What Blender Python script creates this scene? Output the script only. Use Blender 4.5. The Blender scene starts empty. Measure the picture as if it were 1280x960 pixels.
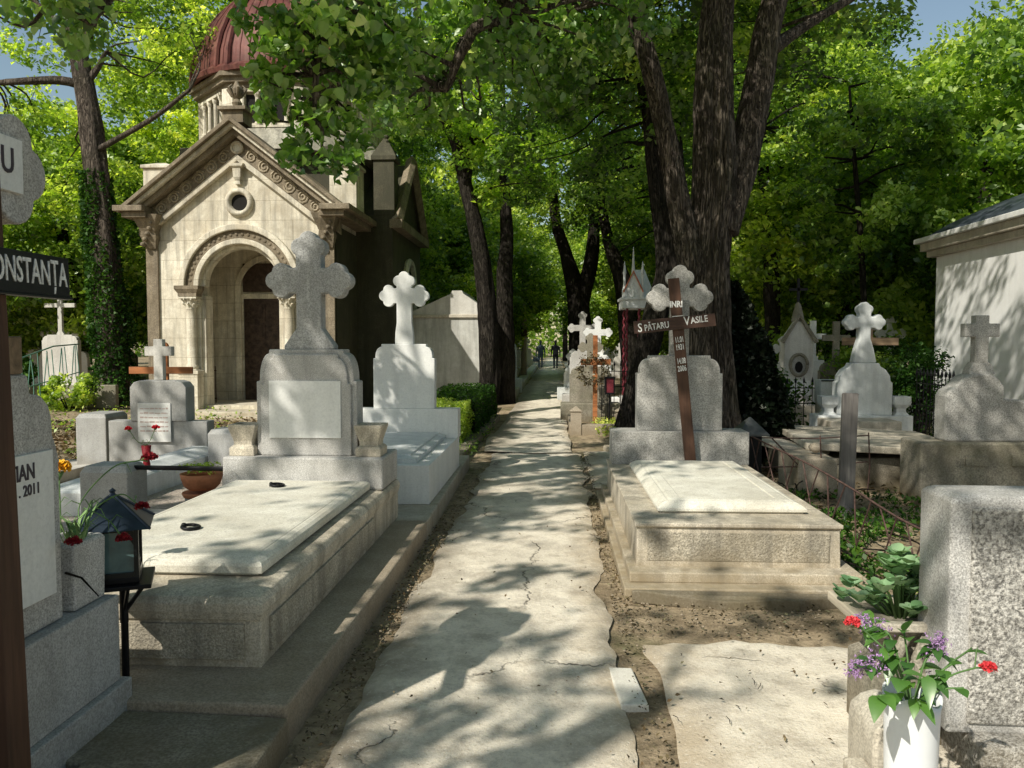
import bpy, math, random
import numpy as np
from mathutils import Vector, Matrix, noise
R = math.radians
sc = bpy.context.scene
col = sc.collection
rng = random.Random(7)
PI = math.pi

# ------------------------------------------------------------------ camera
CAM_H = 1.55
F = 1000.0
cam_d = bpy.data.cameras.new("camera"); cam = bpy.data.objects.new("camera", cam_d); col.objects.link(cam)
cam.location = (0, 0, CAM_H)
cam.rotation_euler = (R(90 - 2.86), 0, R(3.03))
cam_d.lens = 28.125; cam_d.sensor_width = 36; cam_d.clip_end = 1500; cam_d.clip_start = 0.05
sc.camera = cam
CM = cam.rotation_euler.to_matrix()
def ray(px, py):
    return CM @ Vector(((px - 640) / F, -(py - 480) / F, -1))
def at(px, py, Y):                      # point of a photo pixel at depth Y
    d = ray(px, py); t = Y / d.y
    return Vector((d.x * t, Y, CAM_H + d.z * t))
def gx(px, Y, py=480): return at(px, py, Y).x
def gz(py, Y, px=640): return at(px, py, Y).z
SUN = Vector((-.65, -.90, 1.0)).normalized()

# ------------------------------------------------------------------ objects
def tag(o, label=None, cat=None, group=None, kind=None):
    if label: o['label'] = label
    if cat: o['category'] = cat
    if group: o['group'] = group
    if kind: o['kind'] = kind
    return o
def empty(name, loc, rz=0, label=None, cat=None, group=None):
    o = bpy.data.objects.new(name, None); col.objects.link(o)
    o.location = loc; o.rotation_euler = (0, 0, rz); o.empty_display_size = .2
    return tag(o, label, cat, group)
def copy_tree(o, parent=None):
    c = o.copy(); col.objects.link(c); c.parent = parent
    for ch in list(o.children): copy_tree(ch, c)
    return c

class MB:
    def __init__(s): s.v = []; s.f = []; s.m = []; s.M = None
    def add(s, vs, fs, m=0):
        b = len(s.v)
        if s.M is not None: vs = [s.M @ Vector(v) for v in vs]
        s.v += [tuple(v) for v in vs]; s.f += [tuple(b + i for i in f) for f in fs]; s.m += [m] * len(fs); return s
    def box(s, x0, x1, y0, y1, z0, z1, m=0):
        v = [(x0,y0,z0),(x1,y0,z0),(x1,y1,z0),(x0,y1,z0),(x0,y0,z1),(x1,y0,z1),(x1,y1,z1),(x0,y1,z1)]
        return s.add(v, [(3,2,1,0),(4,5,6,7),(0,1,5,4),(1,2,6,5),(2,3,7,6),(3,0,4,7)], m)
    def frust(s, a, z0, b, z1, m=0):     # a, b = (x0,x1,y0,y1)
        v = [(a[0],a[2],z0),(a[1],a[2],z0),(a[1],a[3],z0),(a[0],a[3],z0),(b[0],b[2],z1),(b[1],b[2],z1),(b[1],b[3],z1),(b[0],b[3],z1)]
        return s.add(v, [(3,2,1,0),(4,5,6,7),(0,1,5,4),(1,2,6,5),(2,3,7,6),(3,0,4,7)], m)
    def loft(s, rings, m=0, cap=True):   # rings of rects (x0,x1,y0,y1,z)
        v = []; f = []
        for (x0,x1,y0,y1,z) in rings: v += [(x0,y0,z),(x1,y0,z),(x1,y1,z),(x0,y1,z)]
        n = len(rings)
        for i in range(n-1):
            for k in range(4):
                a = i*4+k; b = i*4+(k+1)%4; f.append((a, b, b+4, a+4))
        if cap: f.append((3,2,1,0)); f.append(tuple((n-1)*4+k for k in range(4)))
        return s.add(v, f, m)
    def prism(s, poly, y0, y1, m=0):     # poly (x,z), counter-clockwise seen from -y
        n = len(poly)
        v = [(x,y0,z) for x,z in poly] + [(x,y1,z) for x,z in poly]
        f = [tuple(range(n)), tuple(range(2*n-1, n-1, -1))]
        f += [(i, i+n, (i+1)%n+n, (i+1)%n) for i in range(n)]
        return s.add(v, f, m)
    def prismz(s, poly, z0, z1, m=0, scale=1.0, c=(0,0)):
        n = len(poly)
        v = [(x,y,z0) for x,y in poly] + [(c[0]+(x-c[0])*scale, c[1]+(y-c[1])*scale, z1) for x,y in poly]
        f = [tuple(range(n-1,-1,-1)), tuple(range(n, 2*n))]
        f += [(i, (i+1)%n, (i+1)%n+n, i+n) for i in range(n)]
        return s.add(v, f, m)
    def lathe(s, prof, c=(0,0,0), n=24, m=0, ax='z', cap=True, a0=0.0):
        v = []; f = []
        for r, z in prof:
            for k in range(n):
                a = a0 + 2*PI*k/n; x, y = r*math.cos(a), r*math.sin(a)
                p = (x, y, z) if ax == 'z' else (x, z, y)
                v.append((c[0]+p[0], c[1]+p[1], c[2]+p[2]))
        for i in range(len(prof)-1):
            for k in range(n):
                q = (i*n+k, i*n+(k+1)%n, (i+1)*n+(k+1)%n, (i+1)*n+k)
                f.append(q if ax == 'z' else q[::-1])
        if cap:
            f.append(tuple(range(n-1,-1,-1))); f.append(tuple((len(prof)-1)*n+k for k in range(n)))
        return s.add(v, f, m)
    def tube(s, pts, rad, n=6, m=0, ridge=0, seed=0, cap=True):
        pts = [Vector(p) for p in pts]; N = len(pts)
        if not hasattr(rad, '__len__'): rad = [rad]*N
        v = []; f = []; up = Vector((0.13, 0.31, .94))
        t0 = (pts[1]-pts[0]).normalized(); a = t0.cross(up)
        if a.length < .1: a = t0.cross(Vector((1,0,0)))
        a.normalize()
        for i in range(N):
            t = (pts[min(i+1,N-1)] - pts[max(i-1,0)]).normalized()
            a = (a - t*a.dot(t)).normalized(); b = t.cross(a)
            for k in range(n):
                th = 2*PI*k/n; d = a*math.cos(th) + b*math.sin(th)
                r = rad[i]
                if ridge:
                    p = pts[i]
                    q = noise.noise(Vector((d.x*5+seed, d.y*5, p.z*.55+d.z*2)))
                    q2 = noise.noise(Vector((d.x*1.6+seed, d.y*1.6, p.z*.35+9)))
                    q3 = noise.noise(Vector((d.x*15+seed, d.y*15, p.z*1.6)))
                    r *= 1 + ridge*(-abs(q)*2.0+.35) + ridge*1.3*q2 + ridge*.55*q3
                v.append(pts[i] + d*r)
        for i in range(N-1):
            for k in range(n): f.append((i*n+k, i*n+(k+1)%n, (i+1)*n+(k+1)%n, (i+1)*n+k))
        if cap: f.append(tuple(range(n-1,-1,-1))); f.append(tuple((N-1)*n+k for k in range(n)))
        return s.add(v, f, m)
    def build(s, name, mats, parent=None, bevel=0, smooth=False, seg=2, angle=35, jitter=0):
        me = bpy.data.meshes.new(name)
        vs = s.v
        if jitter:
            vs = [tuple(Vector(p) + noise.noise_vector(Vector(p)*3.1)*jitter) for p in vs]
        me.from_pydata(vs, [], s.f)
        if not isinstance(mats, (list, tuple)): mats = [mats]
        for m in mats: me.materials.append(m)
        if len(mats) > 1: me.polygons.foreach_set('material_index', s.m)
        if smooth: me.polygons.foreach_set('use_smooth', [True]*len(me.polygons))
        me.update()
        o = bpy.data.objects.new(name, me); col.objects.link(o); o.parent = parent
        if bevel:
            b = o.modifiers.new('bevel', 'BEVEL'); b.width = bevel; b.segments = seg; b.limit_method = 'ANGLE'; b.angle_limit = R(angle)
        return o

def spline(pts, per=6):
    pts = [Vector(p) for p in pts]; out = []
    P = [pts[0]*2-pts[1]] + pts + [pts[-1]*2-pts[-2]]
    for i in range(1, len(P)-2):
        for k in range(per):
            t = k/per; a,b,c,d = P[i-1],P[i],P[i+1],P[i+2]
            out.append(.5*((2*b)+(c-a)*t+(2*a-5*b+4*c-d)*t*t+(3*b-a-3*c+d)*t**3))
    out.append(pts[-1]); return out
def lerp_r(rads, n):
    return list(np.interp(np.linspace(0, 1, n), np.linspace(0, 1, len(rads)), rads))

# ------------------------------------------------------------------ materials
class NT:
    def __init__(s, name):
        s.mat = bpy.data.materials.new(name); s.mat.use_nodes = True; s.t = s.mat.node_tree; s.t.nodes.clear()
        s.out = s.n('ShaderNodeOutputMaterial')
    def n(s, t, **k):
        o = s.t.nodes.new(t)
        for a, b in k.items():
            if a.startswith('i_'):
                key = a[2:]; key = int(key) if key.isdigit() else key.replace('_', ' ')
                o.inputs[key].default_value = b
            else: setattr(o, a, b)
        return o
    def l(s, a, b): s.t.links.new(a, b)
    def pos(s, scale=(1,1,1)):
        g = s.n('ShaderNodeNewGeometry'); m = s.n('ShaderNodeVectorMath', operation='MULTIPLY')
        s.l(g.outputs['Position'], m.inputs[0]); m.inputs[1].default_value = scale; return m.outputs[0]
    def noise(s, scale, detail=4, rough=.55, vec=None, dist=0):
        o = s.n('ShaderNodeTexNoise'); o.inputs['Scale'].default_value = scale; o.inputs['Detail'].default_value = detail
        o.inputs['Roughness'].default_value = rough; o.inputs['Distortion'].default_value = dist
        s.l(vec if vec is not None else s.pos(), o.inputs['Vector']); return o.outputs[0]
    def ramp(s, fac, stops):
        o = s.n('ShaderNodeValToRGB'); e = o.color_ramp.elements
        while len(e) < len(stops): e.new(.5)
        for q, (p, c) in zip(e, stops):
            q.position = p; q.color = (c, c, c, 1) if not hasattr(c, '__len__') else (*c, 1)
        s.l(fac, o.inputs[0]); return o.outputs[0]
    def mix(s, fac, a, b, mode='MIX'):
        o = s.n('ShaderNodeMix', data_type='RGBA', blend_type=mode)
        for sock, val in ((o.inputs[0], fac), (o.inputs[6], a), (o.inputs[7], b)):
            if isinstance(val, (int, float)): sock.default_value = val
            elif isinstance(val, tuple): sock.default_value = (*val, 1)
            else: s.l(val, sock)
        return o.outputs[2]
    def math(s, op, a, b=0):
        o = s.n('ShaderNodeMath', operation=op)
        for sock, val in ((o.inputs[0], a), (o.inputs[1], b)):
            if isinstance(val, (int, float)): sock.default_value = val
            else: s.l(val, sock)
        return o.outputs[0]
    def bump(s, h, strength=.3, dist=.01, prev=None):
        o = s.n('ShaderNodeBump'); o.inputs['Strength'].default_value = strength; o.inputs['Distance'].default_value = dist
        s.l(h, o.inputs['Height'])
        if prev is not None: s.l(prev, o.inputs['Normal'])
        return o.outputs[0]
    def bsdf(s, colr, rough=.8, nrm=None, metal=0, spec=.3, trans=0):
        o = s.n('ShaderNodeBsdfPrincipled')
        if isinstance(colr, tuple): o.inputs['Base Color'].default_value = (*colr, 1)
        else: s.l(colr, o.inputs['Base Color'])
        o.inputs['Roughness'].default_value = rough; o.inputs['Metallic'].default_value = metal
        o.inputs['Specular IOR Level'].default_value = spec
        if nrm is not None: s.l(nrm, o.inputs['Normal'])
        s.l(o.outputs[0], s.out.inputs[0]); return o

def stone(name, c, grain=(220, .25), stain=.35, streak=.25, moss=0, bump=.25, rough=.75, tone=None, rock=0, mosscol=(.07,.085,.03), blocks=None):
    t = NT(name)
    g = t.noise(grain[0], 2, .7); k = grain[1]
    dark = tuple(x*(1-k) for x in c); lite = tuple(min(.9, x*(1+k*.8)) for x in c)
    base = t.mix(t.ramp(g, [(.36, 0.0), (.62, 1.0)]), dark, lite)
    g2 = t.noise(grain[0]*.33, 3, .8)
    base = t.mix(t.math('MULTIPLY', t.ramp(g2, [(.50, 0.0), (.66, 1.0)]), min(.6, k*.7)), base, tuple(x*.5 for x in c))
    big = t.noise(1.6, 9, .72, dist=.4)
    st = t.ramp(big, [(.38, 0.0), (.60, 1.0)])
    st = t.math('MULTIPLY', st, t.ramp(t.noise(8, 6, .7), [(.34, .45), (.52, 1.0)]))
    tone = tone or tuple(x*.45*q for x, q in zip(c, (1.0, .93, .8)))
    base = t.mix(t.math('MULTIPLY', t.math('SUBTRACT', 1.0, st), stain), base, tone)
    sk = t.noise(7, 5, .65, vec=t.pos((1,1,.09)))
    base = t.mix(t.math('MULTIPLY', t.ramp(sk, [(.45, 0.0), (.64, 1.0)]), streak), base, tuple(x*.3 for x in c))
    # grime gathering low on the stone and on small pits
    pit = t.noise(38, 5, .75)
    base = t.mix(t.math('MULTIPLY', t.ramp(pit, [(.54, 0.0), (.66, 1.0)]), stain*.8), base, tuple(x*.35 for x in c))
    if moss:
        mm = t.math('MULTIPLY', t.ramp(t.noise(2.7, 8, .7), [(.5-.25*moss, 0.0), (.75-.2*moss, 1.0)]), moss)
        base = t.mix(mm, base, mosscol)
    sz = t.n('ShaderNodeSeparateXYZ'); t.l(t.pos(), sz.inputs[0])
    low = t.math('ADD', sz.outputs[2], t.math('MULTIPLY', t.math('SUBTRACT', t.noise(5, 6, .7), .5), .5))
    base = t.mix(t.math('MULTIPLY', t.ramp(low, [(.02, .75), (.24, 0.0)]), min(1, stain*1.6)), base, tuple(x*y for x, y in zip(c, (.42,.36,.26))))
    if blocks:
        sp_ = t.n('ShaderNodeSeparateXYZ'); t.l(t.pos(), sp_.inputs[0]); cb = t.n('ShaderNodeCombineXYZ'); t.l(t.math('ADD', sp_.outputs[0], sp_.outputs[1]), cb.inputs[0]); t.l(sp_.outputs[2], cb.inputs[1])
        bk = t.n('ShaderNodeTexBrick'); t.l(cb.outputs[0], bk.inputs['Vector']); bk.inputs['Scale'].default_value = 1; bk.inputs['Brick Width'].default_value = blocks[0]; bk.inputs['Row Height'].default_value = blocks[1]; bk.inputs['Mortar Size'].default_value = .006; bk.inputs['Mortar Smooth'].default_value = .5
        bk.inputs['Color1'].default_value = (.84,.84,.84,1); bk.inputs['Color2'].default_value = (1,1,1,1); bk.inputs['Mortar'].default_value = (.45,.42,.36,1)
        base = t.mix(.8, base, bk.outputs[0], 'MULTIPLY')
    nrm = t.bump(g, bump, .002); nrm = t.bump(pit, bump, .004, nrm)
    if rock: nrm = t.bump(t.noise(rock, 4, .7), .9, .015, nrm)
    t.bsdf(base, rough, nrm); return t.mat
def plain(name, c, rough=.6, metal=0, var=.25, scale=14, bump=.15, spec=.3):
    t = NT(name); n = t.noise(scale, 5, .6)
    base = t.mix(t.ramp(n, [(.3, 0.0), (.7, 1.0)]), tuple(x*(1-var) for x in c), tuple(min(1, x*(1+var)) for x in c))
    t.bsdf(base, rough, t.bump(n, bump, .004), metal, spec); return t.mat
def wood(name, c, axis=2):
    t = NT(name); sc_ = [26, 26, 26]; sc_[axis] = 1.6
    n = t.noise(1, 5, .65, vec=t.pos(tuple(sc_)), dist=.6)
    base = t.mix(t.ramp(n, [(.3, 0.0), (.7, 1.0)]), tuple(x*.5 for x in c), tuple(x*1.35 for x in c))
    base = t.mix(t.ramp(t.noise(3, 4), [(.4, 0.0), (.8, .5)]), base, tuple(x*.4 for x in c))
    t.bsdf(base, .6, t.bump(n, .5, .004)); return t.mat
def leaf_mat(name, stops, trans=.48, gloss=.06, tr_gain=2.1):
    t = NT(name)
    a = t.n('ShaderNodeAttribute', attribute_name='tint')
    c = t.ramp(a.outputs['Fac'], stops)
    oi = t.n('ShaderNodeObjectInfo')
    c = t.mix(1.0, c, t.ramp(oi.outputs['Random'], [(0, (.62,.72,.70)), (.5, (.9,.92,.9)), (1, (1.12,1.05,1.0))]), 'MULTIPLY')
    c = t.mix(1.0, c, t.ramp(t.noise(.55, 4, .65), [(.36, (.50,.60,.62)), (.52, (.95,.95,.95)), (.66, (1.25,1.18,1.1))]), 'MULTIPLY')  # broad lit and shaded layers of foliage painted into the leaf colour
    tc = t.mix(1.0, c, (tr_gain*1.0, tr_gain*1.0, tr_gain*.5), 'MULTIPLY')
    d = t.n('ShaderNodeBsdfDiffuse'); t.l(c, d.inputs[0])
    tr = t.n('ShaderNodeBsdfTranslucent'); t.l(tc, tr.inputs[0])
    gl = t.n('ShaderNodeBsdfGlossy'); gl.inputs['Roughness'].default_value = .42; gl.inputs[0].default_value = (.9, .95, .85, 1)
    m1 = t.n('ShaderNodeMixShader'); m1.inputs[0].default_value = trans; t.l(d.outputs[0], m1.inputs[1]); t.l(tr.outputs[0], m1.inputs[2])
    m2 = t.n('ShaderNodeMixShader'); m2.inputs[0].default_value = gloss; t.l(m1.outputs[0], m2.inputs[1]); t.l(gl.outputs[0], m2.inputs[2])
    t.l(m2.outputs[0], t.out.inputs[0]); return t.mat

M = {}
M['granite'] = stone('grey_granite', (.54,.53,.51), (170, .45), .45, .3, bump=.25)
M['granite_dark'] = stone('dark_granite', (.50,.505,.50), (120, .45), .5, .3, bump=.3)
M['granite_light'] = stone('pale_granite', (.43,.42,.395), (130, .5), .4, .3, bump=.15)
M['granite_warm'] = stone('weathered_terrazzo', (.68,.615,.50), (120, .35), .65, .65, bump=.4, rough=.8)
M['lid'] = stone('worn_cement_lid', (.80,.76,.66), (150, .2), .5, .0, bump=.3, rough=.8)
M['rough_panel'] = stone('roughcast_panel', (.60,.545,.44), (90, .45), .65, .6, bump=.5, rock=70)
M['marble'] = stone('white_marble', (.80,.80,.77), (60, .05), .22, .14, bump=.05, rough=.45, tone=(.42,.44,.48))
M['blue_marble'] = stone('pale_marble', (.72,.74,.73), (140, .14), .3, .25, bump=.1, rough=.5, tone=(.3,.34,.36))
M['concrete'] = stone('old_concrete', (.60,.55,.46), (110, .25), .5, .3, bump=.5)
M['concrete_moss'] = stone('mossy_concrete', (.34,.31,.25), (80, .4), .6, .3, moss=.35, bump=.5)
M['cement'] = stone('grey_cement', (.44,.44,.43), (140, .3), .4, .25, bump=.3)
M['kerb'] = stone('brown_kerb', (.42,.36,.28), (100, .3), .4, .0, bump=.4)
M['rubble'] = stone('pitted_granite', (.56,.54,.50), (80, .7), .4, .3, bump=.8, rock=90)
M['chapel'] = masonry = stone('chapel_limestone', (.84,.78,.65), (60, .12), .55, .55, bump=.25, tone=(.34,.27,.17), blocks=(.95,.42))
M['chapel_trim'] = stone('soot_stained_limestone', (.30,.25,.18), (60, .4), .8, .6, bump=.6)
M['chapel_scroll'] = stone('carved_scroll_stone', (.46,.395,.29), (60, .3), .7, .4, bump=.5)
M['chapel_side'] = stone('shaded_mossy_limestone', (.10,.092,.06), (40, .4), .7, .6, moss=.7, bump=.5, mosscol=(.045,.045,.028))  # mossy stone; the shade of the chapel's sides is also in this colour
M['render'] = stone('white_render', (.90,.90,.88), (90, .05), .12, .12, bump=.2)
M['gravestone_far'] = stone('far_white_stone', (.66,.64,.60), (60, .1), .35, .3)
M['iron'] = plain('black_iron', (.015,.015,.017), .45, .6)
M['rust'] = plain('rusty_iron', (.10,.06,.05), .8, .2, .5, 30)
M['greenwire'] = plain('green_painted_wire', (.10,.22,.17), .5)
M['wood_brown'] = wood('brown_stained_wood', (.085,.042,.025))
M['wood_orange'] = wood('orange_pine', (.42,.16,.06), 0)
M['wood_grey'] = wood('weathered_grey_wood', (.19,.175,.165))
M['wood_tan'] = wood('tan_wood', (.26,.18,.11), 0)
M['wood_light'] = wood('bare_light_wood', (.52,.46,.36), 1)
M['letter_paint'] = plain('hand_painted_white', (.68,.68,.66), .6, var=.35, scale=60)
M['white_paint'] = plain('white_paint', (.78,.78,.76), .5, var=.06)
M['black_paint'] = plain('black_paint', (.012,.014,.014), .35)
M['black_letter'] = plain('engraved_black', (.06,.05,.06), .6)
M['terracotta'] = plain('terracotta', (.50,.20,.10), .8)
M['salmon'] = plain('salmon_painted_stone', (.50,.18,.11), .7)
M['red_paint'] = plain('red_paint', (.14,.02,.03), .5)
M['glass_lantern'] = plain('lantern_glass', (.10,.17,.17), .12, spec=.6)
M['glass_pale'] = plain('lit_glass', (.55,.52,.40), .2)
M['dome'] = None
M['red'] = plain('red_petal', (.60,.015,.03), .6, var=.45, scale=120)
M['darkred'] = plain('dark_red_petal', (.22,.008,.015), .6, var=.4, scale=120)
M['pinkred'] = plain('coral_petal', (.75,.06,.07), .6, var=.5, scale=160)
M['yellow'] = plain('yellow_petal', (.85,.42,.02), .6, var=.3, scale=60)
M['lilac'] = plain('lilac_floret', (.40,.24,.46), .7, var=.45, scale=120)
M['white_petal'] = plain('white_petal', (.75,.75,.68), .7)
M['stem'] = plain('green_stem', (.10,.19,.06), .6)
M['plastic'] = plain('white_plastic', (.78,.80,.82), .3, var=.04)
M['gravel'] = stone('pale_gravel', (.55,.48,.42), (60, .5), .3, 0, bump=.9, rock=55)
M['skin'] = plain('skin', (.42,.25,.18), .6)
M['cloth_dark'] = plain('dark_cloth', (.03,.03,.04), .9)
M['cloth_blue'] = plain('slate_cloth', (.09,.12,.16), .9)
M['trousers'] = plain('black_trousers', (.01,.01,.012), .9)
M['hollow'] = plain('dark_interior', (.012,.011,.01), .9)
M['ivy_core'] = plain('black_ivy_core', (.006,.006,.006), .9, scale=60, bump=.8)  # near-black core colour for the shade inside the ivy mass
M['door'] = plain('dark_bronze_door', (.06,.04,.03), .5, .3, .6, 9, .6)

def bark(name, c, ivy=0):
    t = NT(name)
    v = t.noise(1, 5, .6, vec=t.pos((15, 15, 2.0)), dist=1.6)
    a = t.math('ABSOLUTE', t.math('SUBTRACT', v, .5)); r = t.ramp(a, [(.0, 0.0), (.075, 1.0)])
    w = t.noise(1, 5, .7, vec=t.pos((60, 60, 9)))
    base = t.mix(r, tuple(x*.12 for x in c), c)
    base = t.mix(t.ramp(w, [(.35, .0), (.7, .75)]), base, tuple(x*2.0 for x in c))
    base = t.mix(t.ramp(w, [(.3, .8), (.45, .0)]), base, tuple(x*.3 for x in c))
    base = t.mix(t.ramp(t.noise(1.7, 5), [(.45, 0.0), (.7, .5)]), base, (c[0]*.5, c[1]*.62, c[2]*.4))
    nrm = t.bump(r, 1.0, .04); nrm = t.bump(w, .8, .015, nrm)
    t.bsdf(base, .95, nrm, spec=.1); return t.mat
M['bark'] = bark('furrowed_bark', (.115,.095,.078))
M['bark_dark'] = bark('dark_bark', (.035,.03,.025))
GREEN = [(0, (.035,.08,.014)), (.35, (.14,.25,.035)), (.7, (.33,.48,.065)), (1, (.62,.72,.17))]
LIME = [(0, (.07,.14,.022)), (.35, (.24,.37,.045)), (.7, (.48,.60,.085)), (1, (.76,.82,.24))]
DEEP = [(0, (.012,.04,.008)), (.5, (.04,.10,.016)), (1, (.11,.22,.03))]
M['leaf'] = leaf_mat('linden_leaf', GREEN)
M['leaf_lime'] = leaf_mat('young_leaf', LIME, .45)
M['leaf_deep'] = leaf_mat('evergreen_leaf', DEEP, .25, .015)
M['leaf_near'] = leaf_mat('near_leaf', [(0, (.07,.16,.025)), (.5, (.20,.36,.05)), (.85, (.42,.56,.13)), (1, (.62,.70,.30))], .45, .10)
M['sedum'] = leaf_mat('sedum_leaf', [(0, (.16,.32,.13)), (1, (.42,.60,.36))], .2, .08, 1.1)

# ------------------------------------------------------------------ leaf meshes
def leaf_mesh(name, C, size, tint, mats, rs, up=.5, var=.5, aspect=.62, droop=0.0, mi=None, ovate=False):
    """C (N,3) leaf centres, size scalar/array, tint (N)."""
    N = len(C)
    nrm = rs.normal(size=(N,3)); nrm /= np.linalg.norm(nrm, axis=1)[:,None]
    nrm[:,2] = np.abs(nrm[:,2])*(1-up) + up*1.2; nrm[:,0] += 0; nrm /= np.linalg.norm(nrm, axis=1)[:,None]
    t = rs.normal(size=(N,3)); t[:,2] -= droop
    t -= nrm*np.sum(t*nrm, 1)[:,None]; t /= np.linalg.norm(t, axis=1)[:,None]
    b = np.cross(nrm, t)
    s = (size*(1 + var*rs.uniform(-1, 1, N)))[:,None]
    if ovate:
        V = np.empty((N,6,3)); a_ = aspect
        V[:,0] = C - t*s*.45; V[:,1] = C - t*s*.30 + b*s*a_*.48 + nrm*s*.09; V[:,2] = C + t*s*.12 + b*s*a_*.42 + nrm*s*.07
        V[:,3] = C + t*s*.58 - nrm*s*.10; V[:,4] = C + t*s*.12 - b*s*a_*.42 + nrm*s*.07; V[:,5] = C - t*s*.30 - b*s*a_*.48 + nrm*s*.09
        me = bpy.data.meshes.new(name); me.vertices.add(N*6); me.vertices.foreach_set('co', V.reshape(-1).astype(np.float32))
        L_ = (np.arange(N, dtype=np.int32)[:,None]*6 + np.array([0,1,2,3,0,3,4,5], dtype=np.int32)[None,:]).reshape(-1)
        me.loops.add(N*8); me.loops.foreach_set('vertex_index', L_)
        me.polygons.add(N*2); me.polygons.foreach_set('loop_start', np.arange(0, N*8, 4, dtype=np.int32)); me.polygons.foreach_set('loop_total', np.full(N*2, 4, dtype=np.int32))
        at_ = me.attributes.new('tint', 'FLOAT', 'FACE'); at_.data.foreach_set('value', np.repeat(np.clip(tint, 0, 1), 2).astype(np.float32))
        me.materials.append(mats); me.update(calc_edges=True); return me
    V = np.empty((N,4,3))
    V[:,0] = C - t*s*.5
    V[:,1] = C - t*s*.08 + b*s*aspect*.5 + nrm*s*.10
    V[:,2] = C + t*s*.55 - nrm*s*.06
    V[:,3] = C - t*s*.08 - b*s*aspect*.5 + nrm*s*.10
    me = bpy.data.meshes.new(name)
    me.vertices.add(N*4); me.vertices.foreach_set('co', V.reshape(-1).astype(np.float32))
    me.loops.add(N*4); me.loops.foreach_set('vertex_index', np.arange(N*4, dtype=np.int32))
    me.polygons.add(N); me.polygons.foreach_set('loop_start', np.arange(0, N*4, 4, dtype=np.int32))
    me.polygons.foreach_set('loop_total', np.full(N, 4, dtype=np.int32))
    at_ = me.attributes.new('tint', 'FLOAT', 'FACE'); at_.data.foreach_set('value', np.clip(tint, 0, 1).astype(np.float32))
    for m in (mats if isinstance(mats, (list, tuple)) else [mats]): me.materials.append(m)
    if mi is not None: me.polygons.foreach_set('material_index', mi)
    me.update(calc_edges=True)
    return me
def link_mesh(name, me, parent=None, loc=None):
    o = bpy.data.objects.new(name, me); col.objects.link(o); o.parent = parent
    if loc is not None: o.location = loc
    return o

def shell_points(rs, n, c, r, inner=.45, zmin=None):
    out = []
    while len(out) < n:
        d = rs.normal(size=3); d /= np.linalg.norm(d); k = rs.uniform(inner, 1)**.7
        p = np.array(c) + d*k*np.array(r)
        if zmin is not None and p[2] < zmin: continue
        out.append(p)
    return np.array(out)
# places on the ground that must stay in the sun: leaves whose shadow would land there are left off the canopy
LIT = [(.1, 4.4, .62, .6), (.4,3.4,.3,.6), (1.0,3.3,.75,.85), (.1,5.6,.35,.3), (1.2,5.2,.6,.16), (-1.9,3.4,.5,.3), (-1.9,5.3,.5,.45), (-1.6,6.1,.3,.3), (-1.75,8.4,.6,1.2), (1.3,6.3,.4,.25), (-.3,5.4,.5,.22), (-.2,6.1,.5,.16), (-1.9,6.1,.45,.35),(-3.6,7.4,.7,.9),(-6.7,12.5,2.0,1.2),(6.6,9,1.2,3.0),(-14.5,21,3,2.5),(-2.2,3.9,.3,.4),  (.45, 3.5, .35, .9), (-1.9, 4.7, .55, .8), (-1.7, 5.6, .4, .4), (0.1, 7.0, .5, .45), (1.25, 5.9, .5, .25),
       (1.35, 4.7, 1.0, .22), (-6.9, 15.0, 2.4, 3.2), (-.2, 9.8, .8, .5), (.7, 3.3, .45, .5), (-1.75, 9.0, .5, .7), (-1.8, 7.6, .4, .5), (1.5, 2.9, .35, .3), (1.3,3.1,.45,.5)]
def sun_keep(C, hgt=.3):
    rs_ = np.random.RandomState(len(C)); w_ = rs_.uniform(.62, 1.25, len(C))
    k = (C[:,2]-hgt); gxx = C[:,0] + .65*k; gyy = C[:,1] + .90*k
    keep = np.ones(len(C), bool)
    for (x, y, rx, ry) in LIT:
        keep &= ((gxx-x)/rx)**2 + ((gyy-y)/ry)**2 > w_
    k = C[:,2]-1.9; keep &= ((C[:,0]+.65*k-6.6)/.9)**2 + ((C[:,1]+.9*k-10.8)/3.4)**2 > w_
    return keep | (rs_.uniform(0,1,len(C)) < .09)
def crown_points(rs, clumps, per, rc, flat=.6):
    K = len(clumps); c = np.repeat(clumps, per, 0)
    rad = np.repeat(rc*rs.uniform(.6, 1.35, K), per)[:,None]
    d = rs.normal(size=(K*per,3)); d /= np.linalg.norm(d, axis=1)[:,None]
    q = rs.uniform(.25, 1, K*per)[:,None]**.6
    P = c + d*q*rad*np.array([1,1,flat])
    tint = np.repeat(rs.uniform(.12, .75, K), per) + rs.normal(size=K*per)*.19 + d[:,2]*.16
    return P, tint

def limb_mesh(mb, pts, rads, n=10, ridge=.0, seed=0, per=5):
    sp = spline(pts, per); mb.tube(sp, lerp_r(rads, len(sp)), n, ridge=ridge, seed=seed)
def wander(a, b, rs, k=4, amp=.12):
    a = Vector(a); b = Vector(b); L = (b-a).length; out = [a]
    for i in range(1, k):
        t = i/k; out.append(a.lerp(b, t) + Vector(rs.normal(size=3))*L*amp*.5 + Vector((0,0,L*.07*math.sin(t*PI))))
    out.append(b); return out

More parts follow.
